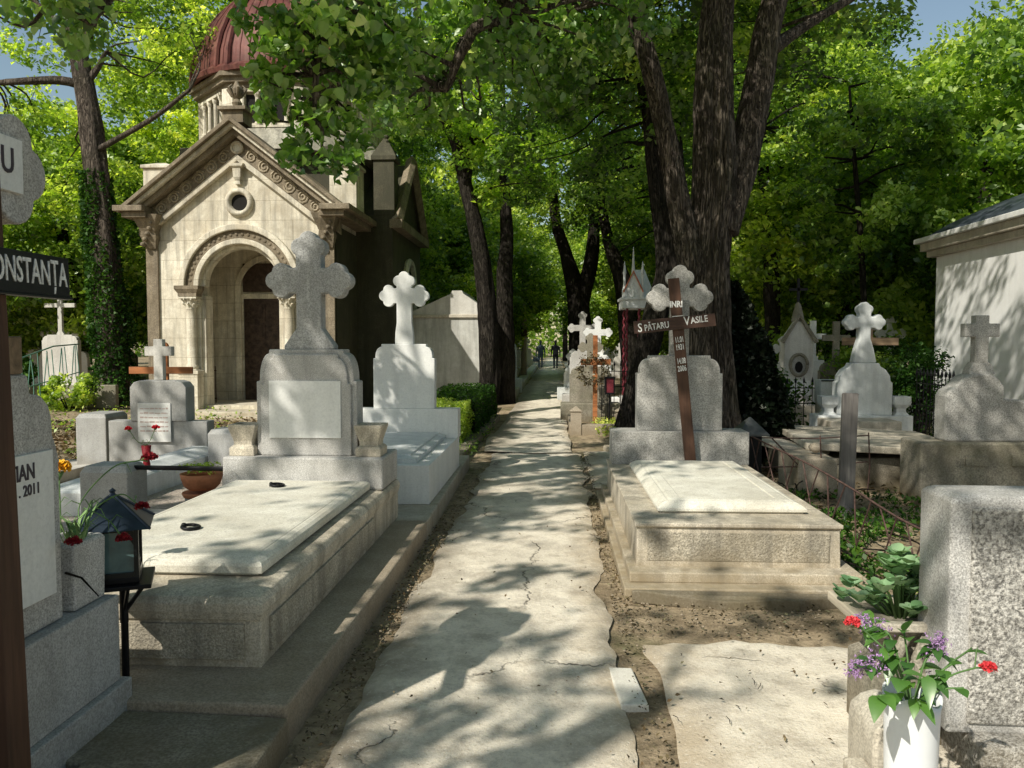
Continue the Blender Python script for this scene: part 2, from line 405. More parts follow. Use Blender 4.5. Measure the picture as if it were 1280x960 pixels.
def tree(name, label, base, trunk, limbs, crowns, leafm, leaf=.12, group=None, cat='tree', seed=1, barkm='bark', ridge=.16,
         n=40, sun=False, up=.35, twigs=True, droop=.3, ovate=False):
    """trunk: (pts, radii); limbs: list of (pts, radii); crowns: (centre, radii, nclumps, per, rc) in world coordinates"""
    rs = np.random.RandomState(seed); root = empty(name, base, 0, label, cat, group); B = Vector(base)
    mb = MB(); L = lambda ps: [Vector(p)-B for p in ps]
    sp = spline(L(trunk[0]), 14); mb.tube(sp, lerp_r(trunk[1], len(sp)), n, ridge=ridge, seed=seed)
    mb.build('trunk', M[barkm], root, smooth=True)
    for q, (p, r) in enumerate(limbs):
        mb = MB(); sp = spline(L(p), 10); mb.tube(sp, lerp_r(r, len(sp)), max(12, n//2), ridge=ridge*.8, seed=seed+q)
        mb.build('limb', M[barkm], root, smooth=True)
    allP = []; allT = []; tw = MB(); ends = [Vector(p)-B for l in limbs for p in spline(l[0], 3)[4:]] + [Vector(p)-B for p in spline(trunk[0], 3)[-(len(trunk[0])*3)//2:]]
    for (c, r, nc, per, rc) in crowns:
        cl = shell_points(rs, nc, np.array(c), r)
        if twigs:
            for p in cl[::3]:
                pv = Vector(p)-B; e = min(ends, key=lambda q: (q-pv).length)
                w = wander(e, pv, rs, 3, .16); tw.tube(spline(w, 3), lerp_r([.030, .016, .005], len(spline(w,3))), 5)
        P, T = crown_points(rs, cl, per, rc); allP.append(P); allT.append(T)
    P = np.concatenate(allP); T = np.concatenate(allT)
    if sun: k = sun_keep(P); P = P[k]; T = T[k]
    if tw.v: tw.build('branches', M[barkm], root, smooth=True)
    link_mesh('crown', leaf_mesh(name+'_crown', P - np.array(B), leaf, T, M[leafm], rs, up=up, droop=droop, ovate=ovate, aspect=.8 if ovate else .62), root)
    return root
# ================================================================== SHARED SHAPES
def tmb(base):
    m = MB(); m.M = Matrix.Translation(-Vector(base)); return m
def arc(cx, cz, r, a0, a1, n=8): return [(cx + r*math.cos(R(a0+(a1-a0)*i/n)), cz + r*math.sin(R(a0+(a1-a0)*i/n))) for i in range(n+1)]
def lobed_arm(w, L, r, vs):
    """outline of one arm in (u, v), v from -w to w, ending in three lobes"""
    us = L - 1.75*r; S = (us, -vs); E = (L-r, 0)
    a_s = math.atan2(-(w-vs), -math.sqrt(max(0, r*r-(w-vs)**2)))
    dx, dy = E[0]-S[0], E[1]-S[1]; d = math.hypot(dx, dy)
    hh = math.sqrt(max(1e-6, r*r-d*d/4)); mx, my = (S[0]+E[0])/2, (S[1]+E[1])/2
    ix, iy = mx + dy/d*hh, my - dx/d*hh            # outer intersection
    e_s = math.atan2(iy-S[1], ix-S[0]); b_s = math.atan2(iy-E[1], ix-E[0])
    if a_s > 0: a_s -= 2*PI
    pts = []
    for i in range(9):
        a = a_s + (e_s-a_s)*i/8; pts.append((S[0]+r*math.cos(a), S[1]+r*math.sin(a)))
    for i in range(1, 9):
        a = b_s + (-b_s-b_s)*i/8; pts.append((E[0]+r*math.cos(a), E[1]+r*math.sin(a)))
    for (u, v) in list(reversed(pts[:8])): pts.append((u, -v))
    return pts
def cross_outline(w, zc, La, Lt, r, vs, zf=0, wb=None, plain=False):
    wb = wb or w; P = [(wb, 0)]
    if zf: P += [(wb, .03), ((wb+w)/2+.005, zf*.55), (w, zf)]
    arm = (lambda L: [(L, -w), (L, w)]) if plain else (lambda L: lobed_arm(w, L, r, vs))
    P.append((w, zc-w)); P += [(u, zc+v) for u, v in arm(La)]
    P.append((w, zc+w)); P += [(-v, zc+u) for u, v in arm(Lt)]
    P.append((-w, zc+w)); P += [(-u, zc-v) for u, v in arm(La)]
    P.append((-w, zc-w))
    if zf: P += [(-w, zf), (-(wb+w)/2-.005, zf*.55), (-wb, .03)]
    P.append((-wb, 0)); return P
def stele_outline(hw, h, sh, tw):
    """straight sides, a notch, hollow shoulders and a flat top"""
    z0 = h - sh; n = .025; rx = hw-n-tw; rz = sh-.05
    R_ = [(hw, 0), (hw, z0), (hw-n, z0), (hw-n, z0+.02)]
    R_ += [(hw-n - rx*(1-math.cos(t)), z0+.02+rz*math.sin(t)) for t in [PI/2*i/7 for i in range(1, 8)]]
    R_ += [(tw, h)]
    return R_ + [(-x, z) for x, z in reversed(R_)]
def sh(poly, cx, z0): return [(x+cx, z+z0) for x, z in poly]

def text(s, size, mat, parent, loc, rot=(PI/2,0,0), xs=1.0, offset=0.0, align='CENTER', depth=.0012, name='lettering'):
    cu = bpy.data.curves.new('lettering', 'FONT'); cu.body = s; cu.size = size; cu.extrude = depth; cu.offset = offset
    cu.align_x = align; cu.align_y = 'CENTER'; cu.resolution_u = 3
    o = bpy.data.objects.new('tmp_text', cu); col.objects.link(o)
    dg = bpy.context.evaluated_depsgraph_get(); me = bpy.data.meshes.new_from_object(o.evaluated_get(dg)); me.name = 'lettering'
    bpy.data.objects.remove(o)
    me.materials.clear(); me.materials.append(mat)
    t = bpy.data.objects.new(name, me); col.objects.link(t); t.parent = parent
    t.location = loc; t.rotation_euler = rot; t.scale = (xs, 1, 1); return t

# ================================================================== THE GROUND
def soil_mat():
    t = NT('soil_and_leaf_litter')
    n = t.noise(1.1, 9, .7); f = t.noise(55, 4, .75); m = t.noise(9, 6, .7, dist=.5)
    base = t.mix(t.ramp(n, [(.35, 0.0), (.65, 1.0)]), (.20,.15,.095), (.54,.43,.29))
    base = t.mix(t.ramp(m, [(.45, 0.0), (.65, .8)]), base, (.10,.08,.05))
    base = t.mix(t.ramp(f, [(.55, 0.0), (.7, .7)]), base, (.52,.43,.31))
    base = t.mix(t.ramp(t.noise(.7, 6, .7), [(.54, 0.0), (.66, .55)]), base, (.055,.085,.022))
    nrm = t.bump(f, .8, .012); nrm = t.bump(m, .8, .03, nrm); t.bsdf(base, .95, nrm, spec=.1); return t.mat
M['soil'] = soil_mat()
mb = MB()
xs = sorted(set([-400,-200,-100,-60,-40,-30,-24] + [x*.5 for x in range(-40, 41)] + [24,30,40,60,100,200,400]))
ys = sorted(set([-60,-30,-15,-8] + [y*.5 for y in range(-8, 61)] + [34,38,44,52,64,80,110,160,260,500]))
def gh(x, y):
    z = .035*noise.noise(Vector((x*.5, y*.5, 0)))
    if -1.4 < x < 1.6: z = min(z, 0)*.4
    if x < -6 and y > 12: z += .02*min(12, (-x-6))
    return z - .012
v = [(x, y, gh(x, y)) for y in ys for x in xs]; nx = len(xs)
f = [(j*nx+i, j*nx+i+1, (j+1)*nx+i+1, (j+1)*nx+i) for j in range(len(ys)-1) for i in range(nx-1)]
mb.add(v, f); g = mb.build('ground', M['soil'], smooth=True); tag(g, 'brown soil with leaf litter between the graves', 'ground', kind='structure')

def path_mat():
    t = NT('worn_asphalt_path')
    g = t.noise(160, 3, .7); big = t.noise(1.0, 9, .66, dist=.3); med = t.noise(6, 7, .65)
    base = t.mix(t.ramp(big, [(.3, 0.0), (.7, 1.0)]), (.64,.565,.44), (.93,.84,.68))
    base = t.mix(t.ramp(g, [(.4, 0.0), (.62, .55)]), base, (.84,.80,.72))
    base = t.mix(t.ramp(g, [(.26, .6), (.38, 0.0)]), base, (.20,.18,.15))
    base = t.mix(t.ramp(med, [(.52, 0.0), (.72, .5)]), base, (.32,.25,.17))
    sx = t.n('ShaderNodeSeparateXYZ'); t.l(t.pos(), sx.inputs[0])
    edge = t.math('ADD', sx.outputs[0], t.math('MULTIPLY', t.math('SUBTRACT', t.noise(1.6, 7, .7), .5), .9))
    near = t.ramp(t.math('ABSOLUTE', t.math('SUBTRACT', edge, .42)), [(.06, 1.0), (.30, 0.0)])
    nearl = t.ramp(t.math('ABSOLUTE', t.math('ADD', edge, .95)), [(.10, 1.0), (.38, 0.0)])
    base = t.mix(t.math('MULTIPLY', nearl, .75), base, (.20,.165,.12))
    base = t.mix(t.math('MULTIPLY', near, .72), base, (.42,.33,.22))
    base = t.mix(t.math('MULTIPLY', near, t.ramp(g, [(.5, 0.0), (.7, .7)])), base, (.55,.46,.33))
    base = t.mix(t.ramp(t.noise(2.6, 9, .78), [(.47, 0.0), (.60, .45)]), base, (.30,.26,.21))
    sp2 = t.noise(48, 4, .8); base = t.mix(t.ramp(sp2, [(.55, 0.0), (.68, .5)]), base, (.36,.32,.26)); base = t.mix(t.ramp(sp2, [(.33, .6), (.42, 0.0)]), base, (.82,.78,.70))
    # cracks
    d = t.n('ShaderNodeVectorMath', operation='MULTIPLY_ADD'); nz = t.n('ShaderNodeTexNoise'); nz.inputs['Scale'].default_value = 3; nz.inputs['Detail'].default_value = 4; nz.inputs['Roughness'].default_value = .7
    t.l(t.pos(), nz.inputs['Vector']); t.l(nz.outputs[1], d.inputs[0]); d.inputs[1].default_value = (.4,.4,.4); t.l(t.pos((1,.8,1)), d.inputs[2])
    vo = t.n('ShaderNodeTexVoronoi', feature='DISTANCE_TO_EDGE'); vo.inputs['Scale'].default_value = .55; t.l(d.outputs[0], vo.inputs['Vector'])
    cr = t.ramp(vo.outputs[0], [(.0012, 1.0), (.005, 0.0)])
    cr = t.math('MULTIPLY', cr, t.ramp(t.noise(1.3, 3), [(.46, 0.0), (.56, 1.0)]))
    base = t.mix(t.math('MULTIPLY', cr, .8), base, (.05,.04,.03))
    nrm = t.bump(g, .5, .005); nrm = t.bump(sp2, .6, .008, nrm); nrm = t.bump(med, .5, .015, nrm); nrm = t.bump(t.math('SUBTRACT', 1.0, cr), .8, .012, nrm)
    t.bsdf(base, .9, nrm, spec=.15); return t.mat
M['path'] = path_mat()
def nz1(x, s=0): return noise.noise(Vector((x, s, 3.3)))
def sheet(name, left, right, y0, y1, dy, nxx, z, amp, label, m='path', edge=.016):
    mb = MB(); n = int((y1-y0)/dy); V = []
    for j in range(n+1):
        y = y0 + (y1-y0)*j/n; a, b = left(y), right(y)
        for i in range(nxx+1):
            y = y0 + (y1-y0)*j/n; x = a + (b-a)*i/nxx; zz = z + amp*noise.noise(Vector((x*1.7, y*1.7, 1)))
            y = y + (.16*nz1(x*2.3, y0) + .05*nz1(x*9, y1) if name == 'paving_slab' else 0)
            if i in (0, nxx) or j in (0, n): zz -= edge
            V.append((x, y, zz))
    f = [(j*(nxx+1)+i, j*(nxx+1)+i+1, (j+1)*(nxx+1)+i+1, (j+1)*(nxx+1)+i) for j in range(n) for i in range(nxx)]
    mb.add(V, f); o = mb.build(name, M[m], smooth=True); return tag(o, label, 'path', kind='structure')
sheet('path', lambda y: -.86 + .07*nz1(y*2.3) + .03*nz1(y*7, 2), lambda y: .31 + .10*nz1(y*1.9, 5) + .025*nz1(y*7, 7) + .05*min(1, max(0, y-5.5)), .6, 11.2, .06, 22, .018, .012, 'worn cracked footpath running between the graves')
sheet('path', lambda y: -1.0 - .05*nz1(y*.9, 9) - .08*max(0, 1-abs(y-13)/2), lambda y: .24 + .06*nz1(y*1.1, 15), 11.3, 24, .1, 14, .03, .02, 'darker far stretch of the footpath')
sheet('path', lambda y: -1.05 - .1*nz1(y*.4, 9), lambda y: .6 + .1*nz1(y*.5, 15), 24.05, 90, .5, 6, .015, .015, 'distant sunlit end of the footpath')
sheet('paving_slab', lambda y: .47 + .07*nz1(y*3, 21), lambda y: 1.75 + .02*nz1(y*3, 4), 1.6, 4.15, .06, 16, .018, .010, 'cracked concrete slab beside the footpath')
sheet('paving_slab', lambda y: .42, lambda y: 1.1 + .04*nz1(y*3, 4), 8.6, 11.6, .15, 8, .012, .012, 'rough concrete strip behind the grey tomb')
# brick fragment bedded beside the path
b0 = Vector((.33, 3.55, 0)); mb = MB()
mb.loft([(-.06,.06,-.20,.20,-.02), (-.06,.06,-.20,.20,.016), (-.054,.055,-.194,.194,.022)])
o = mb.build('paving_brick', stone('pale_brick', (.85,.82,.75), (120,.12), .2, 0, bump=.3), bevel=.006, jitter=.012); o.location = b0; o.rotation_euler = (0, 0, R(4))
tag(o, 'pale worn brick lying flat in the soil at the edge of the path', 'brick')

def kerb(poly, z1, label, m='kerb', z0=-.05):
    mb = MB(); mb.prismz(poly, z0, z1); o = mb.build('kerb', M[m], bevel=.012, jitter=.012); tag(o, label, 'kerb', kind='structure'); return o
kerb([(-2.75,3.02),(-1.03,2.98),(-1.0,4.6),(-1.0,6.24),(-2.75,6.24)], .15, 'brown concrete kerb around the large granite tomb')
kerb([(-1.62,1.2),(-1.0,1.2),(-1.015,2.95),(-1.3,2.985),(-2.6,3.0),(-2.6,2.6),(-1.62,2.6)], .115, 'mossy stone block before the large granite tomb', 'concrete_moss')
kerb([(-2.5,6.27),(-1.0,6.27),(-1.04,8),(-1.07,10.0),(-2.5,10.0)], .145, 'pale kerb around the white marble tomb', 'concrete')
kerb([(-1.45,10.2),(-1.2,10.2),(-1.15,13),(-1.12,16.5),(-1.3,16.5)], .10, 'low kerb before the hedge', 'concrete_moss')
kerb([(.98,10.3),(.72,11.8),(.75,12.0),(1.1,11.9)], .05, 'broken kerb end beyond the grey tomb', 'concrete')

# debris in the gutter along the kerb, twigs, dry leaves and pebbles: nobody could count them
rs = np.random.RandomState(3)
def litter(name, boxes, n, size, mat_, label, zf=.03, seed=3, up=.9):
    rs = np.random.RandomState(seed); C = []
    for k in range(n):
        x0, x1, y0, y1 = boxes[rs.randint(len(boxes))]
        C.append((rs.uniform(x0, x1), rs.uniform(y0, y1), zf + rs.uniform(0, .015)))
    me = leaf_mesh(name, np.array(C), size, rs.uniform(0, 1, n), mat_, rs, up=up)
    o = link_mesh(name, me); tag(o, label, 'litter', kind='stuff'); return o
M['leaf_mid'] = leaf_mat('wood_leaf', [(0, (.06,.13,.018)), (.35, (.20,.33,.04)), (.7, (.42,.56,.075)), (1, (.70,.78,.21))], .52, .05, 2.4)
M['leaf_black'] = leaf_mat('shaded_ivy_leaf', [(0,(.003,.006,.003)),(1,(.012,.022,.010))], .1, .02, 1.0)  # leaf colour near black, the ivy's deep shade put into it
DRY = [(0, (.06,.04,.02)), (.5, (.20,.12,.06)), (1, (.42,.33,.20))]
M['dry'] = leaf_mat('dry_leaf', DRY, .15, .03, .8)
litter('leaf_litter', [(-.98,-.84,2.2,10),(-1.0,-.86,3,7)], 1000, .017, M['dry'], 'dry leaf crumbs in the gutter along the kerb', .016)
litter('leaf_litter', [(.34,.46,2.5,8),(.34,1.9,4.2,4.85),(.34,.46,5,11)], 1500, .018, M['dry'], 'dry leaf crumbs on the soil strip beside the grey tomb', .012, 4)
litter('leaf_litter', [(-14,-5,9,19),(-10,-4.8,9,15)], 9000, .07, M['dry'], 'fallen brown leaves left of the path', .05, 5, .7)
litter('leaf_litter', [(1.9,6,3.5,12),(1.0,3,9,14)], 5000, .05, M['dry'], 'fallen leaves among the right hand graves', .02, 6, .7)
litter('fallen_leaves', [(-.85,.33,1.5,9),(.4,1.7,2,4.2)], 260, .018, M['dry'], 'a few dry leaves scattered on the path', .034, 8)
mb = MB()
for k in range(500):
    bx = [(-.99,-.86,2.3,9.8),(.34,.46,2.5,9),(.34,1.9,4.2,4.85),(-.85,.33,1.5,9)][[0,0,0,1,2,2,3][k%7]]
    x, y, r = rs.uniform(bx[0], bx[1]), rs.uniform(bx[2], bx[3]), rs.uniform(.003, .011)*(.5 if k%7==6 else 1)
    mb.lathe([(r*.6,-r*.5),(r,0),(r*.5,r*.6)], (x, y, .012+r*.3 + (.012 if k%7==6 else 0)), 5, a0=rs.uniform(0,3))
tag(mb.build('pebbles', M['kerb']), 'small pebbles and grit along the path edges', 'pebbles', kind='stuff')
mb = MB()
for k in range(22):
    x, y = (rs.uniform(-.97,-.8), rs.uniform(2.5,9)) if k%2 else (rs.uniform(.3,1.8), rs.uniform(2.5,4.9)); a = rs.uniform(0,PI); L = rs.uniform(.02,.07)
    mb.tube([(x,y,.036),(x+L*.5*math.cos(a)+.004,y+L*.5*math.sin(a),.041),(x+L*math.cos(a),y+L*math.sin(a)+.006,.036)], .0016, 4)
tag(mb.build('twigs', M['bark_dark']), 'thin dry twigs scattered by the path', 'twigs', kind='stuff')
def blades(name, boxes, n, hgt, mat_, label, seed):
    rs = np.random.RandomState(seed); C = []
    for k in range(n):
        x0, x1, y0, y1 = boxes[rs.randint(len(boxes))]
        x, y = rs.uniform(x0, x1), rs.uniform(y0, y1)
        if noise.noise(Vector((x*1.3, y*1.3, seed))) < -.08: continue
        C.append((x, y, rs.uniform(.01, hgt)))
    me = leaf_mesh(name, np.array(C), .05 if hgt < .2 else .07, rs.uniform(0, 1, len(C)), M[mat_], rs, up=.15, aspect=.5, droop=-.5)
    return tag(link_mesh(name, me), label, 'ground cover', kind='stuff')
blades('ground_cover', [(1.95,2.9,4.6,8.5),(1.9,3.6,3.6,6.5),(2,5,6,8.2)], 7000, .09, 'leaf_deep', 'low green weeds and ivy between the rusty fence and the slab', 11)
blades('weeds', [(-6.8,-5.0,10,13),(-11,-6,13,17)], 2500, .22, 'leaf_lime', 'bright weeds at the foot of the ivy tree', 12)
blades('weeds', [(.7,1.4,13.3,15.5)], 900, .16, 'leaf_lime', 'bright weeds inside the small kerbed grave', 13)
blades('weeds', [(-2.0,-1.1,10.2,16)], 1800, .14, 'leaf', 'dark weeds under the hedge', 14)

# ================================================================== LARGE GRANITE TOMB (left of the path)
B = (-1.86, 3.45, .15); root = empty('granite_tomb', B, 0, 'large granite tomb with a moulded lid, two iron rings and a tall lobed grey cross', 'tomb')
m = tmb(B); x0, x1, y0, y1 = -2.46, -1.26, 3.33, 6.36
m.box(x0, x1, y0, y1, .15, .40)
m.loft([(x0-.004,x1+.004,y0-.012,y1,.36),(x0-.010,x1+.016,y0-.022,y1,.40),(x0-.010,x1+.016,y0-.022,y1,.435),(x0+.01,x1-.004,y0,y1,.462),(x0+.05,x1-.05,y0+.05,y1,.470)])
m.build('body', M['granite_warm'], root, bevel=.006)
m = tmb(B); m.box(x0+.07, x1-.07, y0-.018, y0+.02, .19, .345); m.box(x1-.02, x1+.0145, y0+.10, y1-.9, .19, .345)
m.build('roughcast_panel', M['rough_panel'], root, bevel=.004)
m = tmb(B); E = lambda d, z: (x0+d, x1-d, 3.50+d, 5.86-d, z)
m.loft([E(.12,.470),E(.12,.484),E(.09,.486),E(.088,.52),E(.094,.534),E(.112,.546),E(.135,.552),E(.143,.553),E(.147,.548),E(.152,.553),E(.17,.556)])
lid = m.build('lid', M['lid'], root, bevel=.005)
for (rx, ry) in ((-1.95, 4.16), (-1.93, 5.45)):
    m = MB(); m.tube([(.045*math.cos(a), .045*math.sin(a), .012+.004*math.sin(a)) for a in [2*PI*k/18 for k in range(19)]], .009, 8); m.lathe([(.014,0),(.014,.022),(.009,.03)], (0,.045,0), 8)
    o = m.build('iron_ring', M['iron'], lid, smooth=True); o.location = (rx-B[0], ry-B[1], .556-B[2]); o.rotation_euler[2] = rx*9
m = tmb(B); m.box(-2.47, -1.262, 5.80, 6.36, .47, .71); m.build('headstone_base', M['granite'], root, bevel=.015, jitter=.004)
m = tmb(B); m.prism(sh(stele_outline(.385, .80, .24, .285), -1.865, .71), 5.93, 6.12)
m.prism(sh(stele_outline(.345, .765, .22, .25), -1.865, .71), 5.90, 5.932); m.build('stele', M['granite'], root, bevel=.010)
m = tmb(B); m.box(-2.14, -1.595, 5.888, 5.902, .845, 1.275); m.build('marble_plaque', M['marble'], root, bevel=.002)
m = tmb(B); m.prism(sh(cross_outline(.096, .52, .33, .37, .068, .064, .16, .19), -1.85, 1.508), 5.955, 6.085); m.build('cross', M['granite_dark'], root, bevel=.010, seg=3)
for cx in (-2.345, -1.385):
    m = tmb(B); d = .095
    m.loft([(cx-d,cx+d,5.86,6.10,.71),(cx-d,cx+d,5.86,6.10,.765),(cx-d+.01,cx+d-.01,5.87,6.09,.78),(cx-.07,cx+.07,5.89,6.07,.79),(cx-.072,cx+.072,5.89,6.07,.82),(cx-.105,cx+.105,5.86,6.10,.925),(cx-.105,cx+.105,5.86,6.10,.945),(cx-.075,cx+.075,5.89,6.07,.945),(cx-.065,cx+.065,5.90,6.06,.915)])
    m.build('planter', M['granite_warm'], root, bevel=.005)

# ================================================================== WHITE MARBLE TOMB
B = (-1.7, 6.9, .145); root = empty('marble_tomb', B, 0, 'white marble tomb with a polished lid and a slim white lobed cross', 'tomb')
m = tmb(B); m.box(-2.30, -1.09, 6.9, 9.12, .145, .49); m.build('body', M['marble'], root, bevel=.006)
m = tmb(B); m.loft([(-2.2,-1.22,7.02,8.9,.49),(-2.2,-1.22,7.02,8.9,.53),(-2.13,-1.29,7.1,8.9,.545),(-2.125,-1.295,7.11,8.9,.56),(-2.08,-1.34,7.17,8.85,.565)])
m.build('lid', M['blue_marble'], root, bevel=.004)
m = tmb(B); m.box(-2.30, -1.08, 8.92, 9.16, .49, .82); m.build('headstone_base', M['marble'], root, bevel=.006)
m = tmb(B); m.prism(sh(stele_outline(.35, .73, .16, .255), -1.70, .82), 8.97, 9.11); m.build('stele', M['marble'], root, bevel=.006)
m = tmb(B); m.prism(sh(cross_outline(.085, .545, .285, .275, .062, .062, .24, .105), -1.70, 1.55), 9.0, 9.08); m.build('cross', M['marble'], root, bevel=.006)

# ================================================================== GREY TOMB (right of the path)
B = (1.17, 5.12, 0); root = empty('grey_tomb', B, 0, 'wide pale terrazzo tomb on a stepped plinth with a grey lobed cross', 'tomb')
m = tmb(B); m.box(.43, 1.98, 4.83, 8.1, -.04, .068); m.box(.475, 1.9, 4.95, 8.08, .066, .13)
m.build('plinth', M['granite_warm'], root, bevel=.008, jitter=.006)
m = tmb(B); m.loft([(.53,1.82,5.12,8.0,.12),(.535,1.815,5.13,8.0,.375),(.52,1.83,5.11,8.0,.38),(.52,1.83,5.11,8.0,.405)])
m.build('body', M['granite_warm'], root, bevel=.006)
m = tmb(B); m.box(.60, 1.75, 5.118, 5.14, .16, .345); m.build('front_panel', M['rough_panel'], root, bevel=.003)
m = tmb(B); E = lambda d, z: (.70+d, 1.70-d, 5.42+d, 7.46-d, z)
m.loft([E(.02,.405),E(.02,.415),E(.0,.418),E(.0,.438),E(.03,.462),E(.06,.478),E(.075,.482),E(.08,.478),E(.10,.484),E(.17,.487),E(.175,.480),E(.20,.482)])
m.build('lid', M['lid'], root, bevel=.006, jitter=.004)
m = tmb(B); m.box(.55, 1.84, 7.62, 7.98, .405, .72); m.build('headstone_base', M['granite_light'], root, bevel=.008)
m = tmb(B); m.prism(sh(stele_outline(.405, .72, .17, .29), 1.20, .72), 7.72, 7.90); m.build('stele', M['granite_light'], root, bevel=.008)
m = tmb(B); m.prism(sh(cross_outline(.088, .565, .315, .31, .070, .062), 1.20, 1.43), 7.75, 7.87); m.build('cross', M['granite_light'], root, bevel=.008, seg=3)
mm = MB(); V = [(1.17+.66*math.cos(a)*(1+.12*nz1(a*2, 3)), 4.80-.10*(1+.5*nz1(a*3, 8))*max(0, math.sin(a))) for a in [PI*k/24 for k in range(25)]]
mm.prismz(V[::-1], -.02, .05); o = mm.build('broken_footing', M['concrete_moss'], bevel=.012, jitter=.03); tag(o, 'crumbling concrete footing under the front of the grey tomb', 'footing', kind='structure')
# wooden cross leaning on it
B = (1.275, 7.52, .44); root = empty('wooden_cross', B, 0, 'brown wooden cross with white painted names leaning on the grey tomb', 'wooden cross')
root.rotation_euler = (R(-1.5), R(-5.6), 0)
m = MB(); m.box(-.052, .052, -.014, .014, 0, 1.73); m.build('post', M['wood_brown'], root, bevel=.003)
m = MB(); m.box(-.41, .345, -.038, -.016, 1.25, 1.368); ar = m.build('arm', wood('brown_stained_arm', (.075,.04,.028), 0), root, bevel=.003); 
for (p, z) in ((-.0145, 0),):
    text('INRI', .080, M['letter_paint'], root, (.0, -.0155, 1.485), (PI/2, R(4), 0), .8, .0025)
    for s_, z in (('11.01', 1.155), ('1931', 1.085), ('14.08', .955), ('2006', .885)): text(s_, .074, M['letter_paint'], root, (.0, -.0155, z), (PI/2, R(-3), 0), .50 if '.' in s_ else .56, .0015)
    text('S', .115, M['letter_paint'], root, (-.355, -.0395, 1.298), (PI/2, R(2), 0), .8, .001)
    text('PĂTARU', .085, M['letter_paint'], root, (-.200, -.0395, 1.297), (PI/2, R(-3), 0), .72, .001)
    text('V', .115, M['letter_paint'], root, (.080, -.0395, 1.318), (PI/2, 0, 0), .8, .001)
    text('ASILE', .085, M['letter_paint'], root, (.195, -.0395, 1.322), (PI/2, R(-2), 0), .78, .001)
m = MB(); m.box(-.05, .05, -.041, -.037, 1.372, 1.378); m.build('chalk_line', M['white_paint'], root)

# ================================================================== NEAR MONUMENT, LEFT EDGE (faces the path)
B = (-1.75, 2.24, 0); root = empty('granite_monument', B, R(90), 'grey granite monument at the left edge with a white plaque ending TIAN 2011', 'monument')
m = MB(); m.box(-.85, .80, -.075, .6, -.05, .23); m.box(-.82, .77, -.045, .55, .23, .57); m.build('base', M['cement'], root, bevel=.006)
prof = [(.49,.572),(.49,1.15),(.475,1.20),(.46,1.23),(.455,1.30),(.44,1.34),(.40,1.375),(.345,1.385),(.335,1.45)]
m = MB(); m.prism(prof + [(-x, z) for x, z in reversed(prof)], 0, .17); m.build('stele', M['granite'], root, bevel=.012)
m = MB(); m.loft([(-.31,.31,.0,.17,1.452),(-.31,.31,.0,.17,1.575)]); m.build('cross_pedestal', M['wood_tan'], root, bevel=.006)
m = MB(); m.prism(sh(cross_outline(.12, .53, .415, .37, .088, .085, .14, .2), 0, 1.577), -.03, .12); m.build('cross', M['granite'], root, bevel=.02, seg=3)
m = MB(); m.box(-.44, .435, -.012, .002, .68, 1.185); m.build('plaque', M['marble'], root, bevel=.002)
m = MB(); m.box(-.275, .275, -.044, -.028, 2.03, 2.20); m.build('name_plate', M['marble'], root, bevel=.002)
text('U', .115, M['black_letter'], root, (.20, -.046, 2.12), xs=.8, offset=.001)
text('TIAN', .075, M['black_letter'], root, (.335, -.0135, 1.125), xs=.75, align='RIGHT', offset=.0012)
text('. 2011', .052, M['black_letter'], root, (.36, -.0135, 1.065), xs=.85, align='RIGHT', offset=.0008)
# granite planter standing on it
B = (-1.82, 2.885, .572); root = empty('granite_planter', B, R(90), 'square granite flower vase on the ledge of the near monument', 'planter')
m = MB(); m.loft([(-.10,.10,-.075,.09,0),(-.105,.105,-.08,.095,.24),(-.09,.09,-.065,.08,.252),(-.07,.07,-.045,.06,.25),(-.065,.065,-.04,.055,.21)]); m.build('vase', M['granite'], root, bevel=.012, seg=3)

def rose(mb_, p, r, rs, n=46, m=0):
    """ruffled flower head made of many small petals"""
    p = Vector(p)
    for k in range(n):
        d = Vector(rs.normal(size=3)).normalized(); d.z = abs(d.z)*.9 - .15
        q = p + d*r*rs.uniform(.35, 1); t = (d+Vector(rs.normal(size=3))*.5).normalized()*r*.34; b = t.cross(Vector(rs.normal(size=3))).normalized()*r*.26
        mb_.add([q-t*.6, q+b+d*r*.15, q+t*.6+d*r*.1, q-b+d*r*.12], [(0,1,2,3)], m)
def carnation(name, pts, r, mat_, label, head=1, seed=1, group=None, lean=None):
    rs = np.random.RandomState(seed); b = Vector(pts[0]); root = empty(name, b, 0, label, 'flower', group)
    L = [Vector(p)-b for p in pts]; sp = spline(L, 6); m = MB(); m.tube(sp, .0028, 6)
    tipd = (sp[-1]-sp[-2]).normalized(); m.tube([sp[-1]-tipd*.0, sp[-1]+tipd*r*.8], [.004, r*.5], 8); m.build('stem', M['stem'], root, smooth=True)
    m = MB(); rose(m, sp[-1]+tipd*r*1.1, r, rs, 170); m.build('flower_head', mat_, root)
    m = MB()
    for k in range(5):
        i = rs.randint(1, len(sp)-1); d = Vector(rs.normal(size=3)); d.normalize(); m.tube([sp[i], sp[i]+d*.03+Vector((0,0,.02)), sp[i]+d*.06], [.002,.0018,.0004], 4)
    m.build('leaf', M['stem'], root); return root
v0 = (-1.79, 2.87, .80)
carnation('carnation', [v0, (-1.77,2.95,.95), at(110,655,2.8), at(97,672,2.72)], .026, M['darkred'], 'dark red carnation drooping low over the granite vase', seed=1)
carnation('carnation', [(-1.8,2.95,.8), at(110,640,2.93), at(135,650,2.85), at(150,668,2.8)], .026, M['darkred'], 'dark red carnation hanging before the lantern glass', seed=2)
carnation('carnation', [(-1.81,2.97,.8), at(115,640,3.0), at(150,618,3.05), at(172,630,3.0)], .026, M['darkred'], 'dark red carnation resting on the lantern roof', seed=3)
